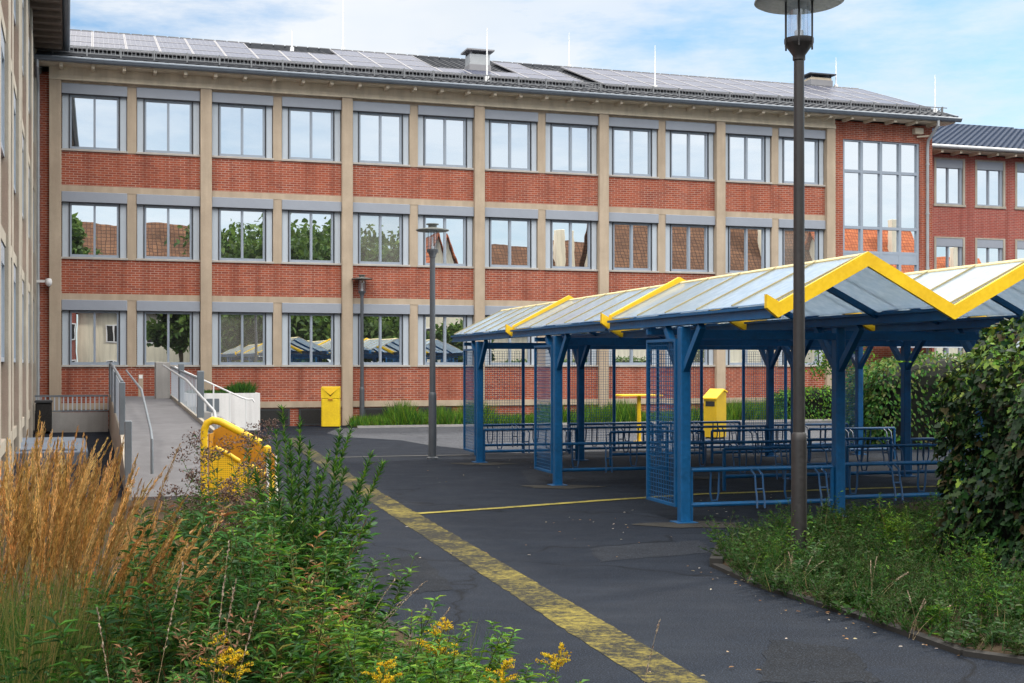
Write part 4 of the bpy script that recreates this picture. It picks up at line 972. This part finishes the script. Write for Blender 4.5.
# tall upright shrub with narrow leaves
x, y = at(292, 7.4); t = empty_plant('upright_shrub', 'tall upright shrub with long bottlebrush stems of narrow green leaves beside the path', 'shrub', x, y); st, fl = Fol(), Fol()
for (tx, tz, dy) in [(282,408,0),(300,420,.15),(330,452,-.2),(352,425,.1),(372,452,0),(318,470,.1),(345,470,.3),(268,455,.2),(306,490,-.3),(384,462,.25),(360,505,-.2),(290,440,-.25),(340,430,.3),(270,500,-.3),(255,470,.1),(310,445,.25),(322,500,.1),(296,470,.3),(362,478,.15),(335,505,-.1),(276,432,.2),(350,500,.05),(316,525,-.2),(372,520,.1)]:
    yy = 7.4+dy; top = np.array([(tx-512)/F*yy-x, dy, EYE-(tz-HZ)*yy/F]); d = top-np.array([0,0,.15])
    pts = curve((rng.normal(0,.07),rng.normal(0,.07),0), (d[0]*.75,d[1]*.75,d[2]), np.linalg.norm(top), (d[0]*.35,d[1]*.35,.1), 12)
    pts += (top-pts[-1])[None]*np.linspace(0,1,len(pts))[:,None]
    st.stem(pts, .006, .002, (.09,.10,.035)); leafy_stem(fl, st, pts, 240, .092, .018, G_MID+G_DARK+[(.05,.11,.03)], up=.95, out=.8, t0=.12)
    leafy_stem(fl, st, pts[9:], 26, .05, .011, G_LIGHT, up=1.6, out=.5, t0=.3)
st.build('stems', M['leaf'], t); fl.build('leaves', M['leaf'], t)
# mixed perennials
HB = dict(n=70, r=.034, s=.019, c=[(.16,.10,.085),(.22,.15,.12),(.12,.075,.06),(.26,.19,.17)])
for i, (px, Y, h) in enumerate([(232,8.6,1.40),(262,8.4,1.36),(205,8.0,1.22),(246,9.2,1.36)]):
    x, y = at(px, Y); perennial('seedhead_perennial', ['brown fluffy seed heads on the plant in front of the yellow container, left side','brown fluffy seed heads right of the yellow container','lower brown seed-head plant left of the yellow container','brown seed-head plant close behind the others at the container'][i], 'flowering plant', x, y, h, 5, .085, .022, G_DARK+G_MID, .10, OVAL, 46, HB, 'perennials with brown fluffy seed heads')
spots = []
for i in range(100):
    px = rng.uniform(118, 372); Y = rng.uniform(5.6, 8.6) if i < 64 else rng.uniform(8.6, 12.5)
    if i >= 64: px = rng.uniform(150, 300)
    lim = np.interp(px, [118,200,250,300,330,372,420], [500,472,462,505,560,610,640])     # crown line of the planting
    zt = EYE-(lim+rng.uniform(0,70)-HZ)*Y/F
    if zt < .35: continue
    spots.append((px, Y, min(zt,1.45)))
for i, (px, Y, h) in enumerate(spots):
    x, y = at(px, Y); k = i % 5
    cols = [G_MID+G_DARK, G_DARK, G_MID+G_LIGHT[:1]+[(.16,.16,.03)], G_DARK+[(.03,.09,.03)], G_DARK+G_MID[:1]][k]
    perennial('leafy_perennial', 'leafy green perennial in the dense planting left of the path', 'plant', x, y, h*rng.uniform(.85,1.), 5, [.12,.10,.11,.16,.075][k]*rng.uniform(.85,1.2), [.032,.034,.022,.060,.026][k], cols, .17, [LANCE,OVAL,LANCE,OVAL,LANCE][k], [42,44,44,30,56][k], None, 'green perennials in the planting left of the path', up=.35, dryleaf=.1)
for i, (px, py, Y) in enumerate([(300,500,7.0),(325,530,6.9),(278,500,7.1),(345,560,7.1)]):
    x, y = at(px, Y); perennial('broad_leaved_perennial', ['broad-leaved green plant at the foot of the upright shrub','broad-leaved plant on the path side of the upright shrub','broad-leaved plant left of the upright shrub base','lowest broad-leaved plant leaning towards the path'][i], 'plant', x, y, EYE-(py-HZ)*Y/F, 8, .13, .036, G_MID+G_DARK+G_LIGHT[:1], .16, LANCE, 62, None, None, up=.3, dryleaf=.08)
# dry russet stems among the green
for i, (px, Y, h) in enumerate([(165,5.3,.92),(205,5.2,.86),(285,6.4,.98)]):
    x, y = at(px, Y); perennial('withered_perennial', ['withered russet plant beside the reed grass','withered russet plant in the middle of the green planting','reddish withered leaves at the foot of the upright shrub'][i], 'plant', x, y, h, 6, .07, .016, [(.22,.10,.05),(.28,.15,.08),(.16,.10,.06),(.08,.09,.03)], .2, LANCE, 42, None, None)
for i, (px, py, Y, n) in enumerate([(428,605,5.9,2),(240,640,5.2,2),(262,655,4.9,2),(326,655,5.0,2),(534,645,5.6,1),(503,662,5.5,1)]):
    x, y = at(px, Y); h = EYE-(py-HZ)*Y/F
    goldenrod(['tallest goldenrod with orange-yellow plume beside the dry grass','goldenrod with pale yellow plume at the bottom left planting','small goldenrod in front of its pale neighbour','goldenrod at the bottom edge below the green planting','rightmost goldenrod standing out over the asphalt','leafy goldenrod second from the right over the path','goldenrod low among the reed grass'][i], x, y, h, n)
for i, (px, Y, h) in enumerate([(472,5.7,.80),(500,5.4,.70),(448,6.0,.80),(400,6.1,.86),(380,5.6,.86),(350,5.8,.92)]):
    x, y = at(px, Y); perennial('broadleaf_weed', ['bright green leafy weed overhanging the asphalt','lowest bright green weed near the bottom of the path','leafy weed behind the tallest goldenrod','weed between dry grass and goldenrod','low weed left of the tallest goldenrod','weed below the upright shrub'][i], 'plant', x, y, h, 8, .11, .028, G_MID+G_LIGHT, .30, LANCE, 70, None, 'broadleaf weeds along the path edge', up=.25)
for i, (px, py, Y, n, ln) in enumerate([(330,568,6.8,6,(.45,0)),(300,600,6.4,4,(.2,0)),(624,625,5.3,1,(.12,0)),(372,600,6.2,4,(.35,0)),(205,560,5.0,3,(.05,0)),(125,590,4.6,2,(-.1,0))]):
    x, y = at(px, Y); h = EYE-(py-HZ)*Y/F
    wisp(['arching pale dry grass over the asphalt below the shrub','thin dry grass at the foot of the upright shrub','single pale grass stalk against the yellow road line','curved dry grass left of the goldenrod','pale grass stalk in front of the dark foliage','pale grass stalk before the reed grass'][i], x, y, max(h,.4)*1.06, n, ln, .1 if n > 1 else .02)
# undergrowth closing the gaps
st, fl = Fol(), Fol()
for i in range(560):
    px, Y = rng.uniform(-40, 470), rng.uniform(4.9, 9.5)
    if px > 330 and Y > 7.2: continue
    lim = np.interp(px, [-40,118,200,250,300,330,372,470], [560,555,510,490,530,570,600,650]); h = min(EYE-(lim-HZ)*Y/F, .95)*rng.uniform(.55,1.)
    if h < .2: continue
    x, y = at(px, Y); q = rng.normal(0,.25,2)
    pts = curve((x,y,0), (q[0],q[1],1), h, (q[0],q[1],-.1), 6); st.stem(pts, .003, .001, (.07,.08,.03), 3)
    leafy_stem(fl, st, pts, int(44*h)+8, rng.uniform(.05,.10), rng.uniform(.014,.03), [G_DARK,G_DARK,G_DARK+G_MID,G_MID][i % 4], [LANCE,OVAL][i % 2], up=.4, t0=.02)
gr_n = 5200; px = rng.uniform(60, 470, gr_n); Y = rng.uniform(4.8, 7.6, gr_n); P = np.stack([(px-512)/F*Y, Y, np.zeros(gr_n)], 1)
fl.leaves(BLADE, P, np.stack([rng.normal(0,.35,gr_n), rng.normal(0,.35,gr_n), np.ones(gr_n)],1), rng.normal(size=(gr_n,3)), rng.uniform(.2,.55,gr_n), .006, pal(gr_n, G_MID+[(.16,.17,.05)]))
st.build('undergrowth_stems', M['leaf']); o = fl.build('undergrowth', M['leaf']); tag(o, 'dense low green undergrowth of leaves and grass filling the left bed', 'undergrowth', kind='stuff')
tag(bpy.data.objects['undergrowth_stems'], 'thin stems of the low undergrowth in the left bed', 'undergrowth', kind='stuff')

# low planting on the right
fl = Fol(); poly = np.array([p for p in [(rb[0][0]+.06,rb[0][1]-.02),(rb[1][0]-.10,rb[1][1]-.18),(rb[2][0]-.08,rb[2][1]-.18),(rb[3][0]+.02,rb[3][1]+.02),(4.6,7.3),(6.0,9.0),(7.0,14.0),rb[7],rb[8],rb[9],rb[10]]])
def inside(x, y, pg):
    c = False; j = len(pg)-1
    for i in range(len(pg)):
        if (pg[i][1] > y) != (pg[j][1] > y) and x < (pg[j][0]-pg[i][0])*(y-pg[i][1])/(pg[j][1]-pg[i][1])+pg[i][0]: c = not c
        j = i
    return c
cnt = 0
while cnt < 3400:
    x, y = rng.uniform(1.8,6.5), rng.uniform(7.2,15.5)
    if not inside(x, y, poly): continue
    if (x-5.4)**2/2.0+(y-11.6)**2/1.4 < 1: continue
    cnt += 1; k = .5+.5*math.sin(x*2.3+1.3*y)*math.cos(y*1.7-x); k = (.5+.25*math.sin(x*5.1+y*2.2)+.25*math.sin(y*4.3-x*2.7+1.))*.65+.35*k; h = (.10+.52*k**1.6)*rng.uniform(.7,1.15)
    q = rng.normal(0,.32,2); pts = curve((x,y,.03), (q[0],q[1],1), h, (q[0],q[1],0), 5); fl.stem(pts, .0022, .001, (.08,.07,.035), 3)
    cols = G_MID+G_LIGHT[:1]+G_DARK if k > .66 else ([(.03,.09,.016),(.05,.11,.02),(.06,.085,.03),(.02,.075,.014),(.03,.10,.014)] if k > .33 else G_DARK+G_MID)
    br = .34+.80*k
    cols = [tuple(v*br for v in c_) for c_ in cols]
    big = rng.random() < .16
    leafy_stem(fl, None, pts, 14 if big else 36, .085 if big else .052, .040 if big else .013, cols, OVAL if big else LANCE, up=.3 if big else .8, t0=.0)
n = 5200; x = rng.uniform(1.8,6,n); y = rng.uniform(7.2,15.5,n); keep = np.array([inside(a,b,poly) for a,b in zip(x,y)]); x, y = x[keep], y[keep]; n = len(x)
fl.leaves(BLADE, np.stack([x,y,np.full(n,.03)],1), np.stack([rng.normal(0,.5,n),rng.normal(0,.5,n),np.ones(n)],1), rng.normal(size=(n,3)), rng.uniform(.10,.30,n), .007, pal(n, G_DARK+G_DARK+[(.2,.17,.08)]))
tag(fl.build('ground_cover', M['leaf']), 'low mixed green ground cover with heath-like shoots around the lamp post', 'ground cover', kind='stuff')
for i, (px, py, base, nst, cols, L) in enumerate([(893,500,560,4,G_LIGHT,.075),(905,515,575,3,G_LIGHT+G_MID,.07),(846,496,548,2,G_LIGHT+G_MID,.05),(980,545,600,4,G_MID+G_LIGHT,.09),(770,535,575,3,G_MID,.05),(935,600,640,4,G_MID+G_LIGHT[:1],.08)]):
    x, y = G(px, base); h = EYE-(py-HZ)*y/F
    perennial('tall_weed', ['tallest yellow-green feathery weed in the right bed','second yellow-green weed beside the tallest one','slim weed in front of the blue shelter post','leafy weed at the foot of the ivy hedge','small weed just left of the lamp foot','broad leafy weed at the front kerb'][i], 'plant', x, y, h, nst, L, L*.25, cols, .09, LANCE, 75, None, None, up=.6)
for i, (px, base, h, n) in enumerate([(872,612,.45,4),(800,590,.35,4),(915,640,.35,4)]):
    x, y = G(px, base); wisp(['withered stalks in the front of the right bed','withered stalks near the lamp','withered stalks by the right kerb'][i], x, y, h, n, (.3,0), .25)
# ivy hedge
def leaf_box(name, label, cat, loc, rz, hx, hy, h, n, ls, cols, tpl, p=4., top=None, wob=.10, mat='leaf', hull=(.012,.018,.008)):
    t = thing(name, label, cat, (loc[0],loc[1],0), rz)
    d = rdir(n); d[:,2] = np.abs(d[:,2])*rng.choice([1,1,1,-.0],n); d = unit(d+1e-6)
    q = np.abs(d/np.array([1,1,1]))**p; r = 1/np.maximum(q.sum(1),1e-9)**(1/p)
    S = d*r[:,None]; u_ = rng.uniform(0,1,n); 
    side = rng.random(n) < .7
    an = rng.uniform(0,2*np.pi,n); ca, sa = np.cos(an), np.sin(an); rr = 1/(np.abs(ca)**p+np.abs(sa)**p)**(1/p)
    S[side] = np.stack([ca*rr, sa*rr, u_],1)[side]
    sh = np.where(S[:,2] > .72, 1-.30*np.clip((S[:,2]-.72)/.28,0,1)**2, 1.0)
    f_ = 1+wob*(np.sin(S[:,0]*4.1+S[:,2]*3.7+rz)+np.sin(S[:,1]*5.3-S[:,2]*4.9+1)+.7*np.sin(S[:,0]*9+S[:,1]*8+S[:,2]*11))*.5
    inn = 1-np.abs(rng.normal(0,.035,n))
    P = np.stack([S[:,0]*hx*sh*f_*inn, S[:,1]*hy*sh*f_*inn, S[:,2]*h*(1+.6*wob*np.sin(S[:,0]*7+S[:,1]*5))*(1-np.abs(rng.normal(0,.02,n)))], 1)
    nr = unit(np.stack([np.sign(S[:,0])*np.abs(S[:,0])**(p-1)/hx, np.sign(S[:,1])*np.abs(S[:,1])**(p-1)/hy, (np.abs(S[:,2])**(p-1))/h*1.], 1)+1e-6)
    down = np.array([0,0,-1.]); D = unit(down*.75+nr*.55+rng.normal(0,.45,(n,3))); U = nr+rng.normal(0,.3,(n,3))
    c = pal(n, cols, .3)
    if top is not None:  # top: lighter tints painting sunlit leaves along the crown and one side
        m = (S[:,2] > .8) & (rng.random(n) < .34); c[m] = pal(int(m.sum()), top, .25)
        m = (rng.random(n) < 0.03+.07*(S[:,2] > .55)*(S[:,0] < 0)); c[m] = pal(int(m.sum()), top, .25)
    fl = Fol(); sz = ls*rng.uniform(.6,1.3,n); fl.leaves(tpl, P, D, U, sz, sz*(.95 if tpl is IVY else .6), c); fl.build('leaves', M[mat], t)
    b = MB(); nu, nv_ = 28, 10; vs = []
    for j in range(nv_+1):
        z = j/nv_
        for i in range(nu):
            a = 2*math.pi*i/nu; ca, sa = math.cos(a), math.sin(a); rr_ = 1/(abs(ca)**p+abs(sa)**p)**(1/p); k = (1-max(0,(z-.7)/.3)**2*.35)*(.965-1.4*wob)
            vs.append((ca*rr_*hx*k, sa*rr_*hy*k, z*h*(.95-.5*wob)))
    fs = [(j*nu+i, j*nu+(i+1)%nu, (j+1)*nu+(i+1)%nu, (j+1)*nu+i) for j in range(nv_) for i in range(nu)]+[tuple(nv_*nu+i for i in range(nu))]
    b.add(vs, fs).build('inner_hull', M['hull'], t); return t  # closed near-black hull, the hedge's inner shade in its colour, stops see-through
M['hull'] = stone('shaded inner hull', (.003,.006,.003), .5)
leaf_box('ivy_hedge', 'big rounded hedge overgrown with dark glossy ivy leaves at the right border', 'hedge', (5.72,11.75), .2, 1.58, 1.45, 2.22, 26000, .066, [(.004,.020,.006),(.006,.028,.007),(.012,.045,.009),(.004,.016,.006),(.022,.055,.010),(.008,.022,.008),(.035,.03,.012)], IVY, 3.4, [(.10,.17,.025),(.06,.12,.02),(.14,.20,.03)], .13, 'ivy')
fl, st = Fol(), Fol()
t = thing('ivy_shoots', 'loose light green ivy shoots sticking out above the ivy hedge', 'plant', (5.3,11.3,2.0))
for i in range(46):
    x, y = rng.uniform(-1.3,1.5), rng.uniform(-1.2,1.0); q = rng.normal(0,.5,2); pts = curve((x,y,-.15), (q[0],q[1],1), rng.uniform(.28,.52), (q[0],q[1],-.4), 6); st.stem(pts, .003, .0012, (.09,.09,.03), 3)
    leafy_stem(fl, st, pts, 20, .055, .038, G_LIGHT+G_MID, OVAL, up=.2)
st.build('stems', M['leaf'], t); fl.build('leaves', M['leaf'], t)
# hedge behind the shelter, low clipped hedge and grass strip along the wall
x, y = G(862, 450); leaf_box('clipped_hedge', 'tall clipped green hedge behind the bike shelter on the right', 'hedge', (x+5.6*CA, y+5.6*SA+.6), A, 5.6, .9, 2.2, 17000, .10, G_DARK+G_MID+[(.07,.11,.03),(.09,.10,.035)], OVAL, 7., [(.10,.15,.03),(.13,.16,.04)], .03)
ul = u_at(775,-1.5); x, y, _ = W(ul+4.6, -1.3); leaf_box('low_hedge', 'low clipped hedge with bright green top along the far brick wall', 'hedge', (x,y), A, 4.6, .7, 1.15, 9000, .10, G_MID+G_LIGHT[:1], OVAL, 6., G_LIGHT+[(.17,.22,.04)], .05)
def grass_strip(name, label, u0, u1, v0, v1, n, h, z0=0., cols=G_MID+G_LIGHT+[(.09,.12,.03)], kind='stuff', wild=.5):
    fl = Fol(); u = rng.uniform(u0,u1,n); v = rng.uniform(v0,v1,n); k = .6+.4*np.sin(u*1.9)*np.sin(u*.73+1)+wild*.4*np.sin(u*5)
    P = np.stack([X0+u*CA-v*SA, Y0+u*SA+v*CA, np.full(n,z0)],1)
    fl.leaves(BLADE, P, np.stack([rng.normal(0,.35,n),rng.normal(0,.35,n),np.ones(n)],1), rng.normal(size=(n,3)), h*k.clip(.45,1.4)*rng.uniform(.6,1.2,n), .022, pal(n, cols))
    return tag(fl.build(name, M['leaf']), label, 'grass', kind=kind)
sheet('soil_bed', [W(*p)[:2] for p in [(u_at(357,-1.9),-1.9),(31,-1.9),(31,0),(u_at(357,-1.9),0)]], .02, M['soil'])
b = MB(); b.box(u_at(357,-1.9),31,-2.02,-1.9,-.02,.07); o = b.build('kerb', M['concrete']); o.location = (X0,Y0,0); o.rotation_euler = (0,0,A); tag(o, kind='structure')
grass_strip('grass_strip', 'strip of long green grass along the foot of the brick wall', u_at(357,-1.9)+.05, 23.5, -1.85, -.1, 20000, .78)
o = grass_strip('planter_grass', 'mound of dark green grass growing out of the white planter', 3.85, 5.7, -2.05, -.4, 3600, .48, .95, G_DARK+G_MID, 'stuff', .2)
# young tree by the far wall
def tree(label, x, y, h, cr, cz, n, ls, cols, name='tree', tr=.06, flat=1., trunkcol=None, group=None):
    t = thing(name, label, 'tree', (x,y,0), rng.uniform(0,6), group); fl = Fol(); st = Fol()
    tp = curve((0,0,0), (rng.normal(0,.04),rng.normal(0,.04),1), cz+cr*.45*flat, (0,0,0), 8); st.stem(tp, tr, tr*.35, (.09,.07,.05), 8)
    tips = []
    for i in range(13):
        P, T = along(tp, [rng.uniform(.5,1.)]); a = i*2.4; e = rng.uniform(-.05,.95)
        lp = curve(P[0], (math.cos(a),math.sin(a),e), cr*rng.uniform(.6,.98), (0,0,.3), 6); st.stem(lp, tr*.4, tr*.1, (.08,.06,.045), 5); tips += [lp[3], lp[-1]]
        for k in range(3):
            P, T = along(lp, [rng.uniform(.35,.95)]); bp = curve(P[0], rdir(1,.25)[0], cr*rng.uniform(.25,.45), (0,0,.2), 4); st.stem(bp, tr*.15, tr*.05, (.08,.06,.045), 3); tips.append(bp[-1])
    tips = np.array(tips); k = rng.integers(0, len(tips), n); cl = rng.uniform(.6,1.25,len(tips))
    P = tips[k]+rng.normal(0,cr*.17,(n,3))*np.array([1,1,.75*flat])
    c = pal(n, cols)*cl[k][:,None]
    fl.leaves(OVAL, P, unit(rdir(n)+np.array([0,0,-.4])), rng.normal(size=(n,3))+np.array([0,0,1.]), ls*rng.uniform(.7,1.3,n), ls*.6, c)
    st.build('trunk', M['leaf' if False else 'dry'], t); fl.build('crown', M['leaf'], t); return t
x, y = G(834, 424); tree('small young tree with round green crown behind the shelter near the brick wall', x, y-1.0, 2.9, 1.05, 2.25, 2600, .10, G_MID+G_LIGHT, 'young_tree', .04)
TG = [(.05,.10,.02),(.07,.13,.025),(.09,.15,.03),(.035,.075,.018)]
for i, (px, v, h, cr, cz) in enumerate([(70,-50,13,1.9,10.2),(178,-46,8,1.5,6.6),(240,-52,14,3.6,9.3),(285,-49,13,3.4,8.6),(330,-54,15,3.9,9.6),(374,-50,12,2.2,8.6),(395,-66,9,3.0,6.0),(600,-44,8,1.6,5.6),(470,-47,5,1.8,3.4),(250,-42,6,2.4,3.6),(310,-43,6,2.4,3.4),(390,-45,5,2.2,2.8)]):
    u = u_at(px, -v); x, y, _ = W(u, v)
    tree('leafy street tree across the street, mirrored in the %s' % ['leftmost windows','second window column','third window column','fourth window column','windows left of the bin','windows above the thin lamp','windows right of the thin lamp','middle of the upper windows','windows near the standing lamp','low third windows','low fourth windows','low windows by the lamp'][i], x, y, h, cr, cz, 4500, .5, TG, 'street_tree', .16)
# litter of fallen leaves on the asphalt
fl = Fol(); n = 170; px = rng.uniform(.0,1,n)
seg = [(rb[0],rb[3],46,.35),((-1.2,10.),(1.2,16.),26,1.6),((1.2,15.4),(4.5,19),40,1.2),((-2.5,20),(2,26),30,2.0),((1.2,7.7),(2.6,9.5),14,.6)]
for a, c, m, sp in seg:
    k = rng.uniform(0,1,m)[:,None]; P = np.array(a)[None]*(1-k)+np.array(c)[None]*k+rng.normal(0,sp,(m,2))*.5 - (np.array([.12,.18]) if a is rb[0] else 0)
    P = np.concatenate([P, np.full((m,1),.016)],1); fl.leaves(OVAL, P, np.concatenate([rng.normal(size=(m,2)),np.full((m,1),.08)],1), np.array([0,0,1.])+rng.normal(0,.2,(m,3)), rng.uniform(.018,.042,m), rng.uniform(.012,.028,m), pal(m, [(.35,.27,.16),(.30,.17,.06),(.45,.40,.33),(.22,.12,.05)]))
tag(fl.build('fallen_leaves', M['dry']), 'scattered small fallen leaves and crumbs on the asphalt', 'leaf litter', kind='stuff')
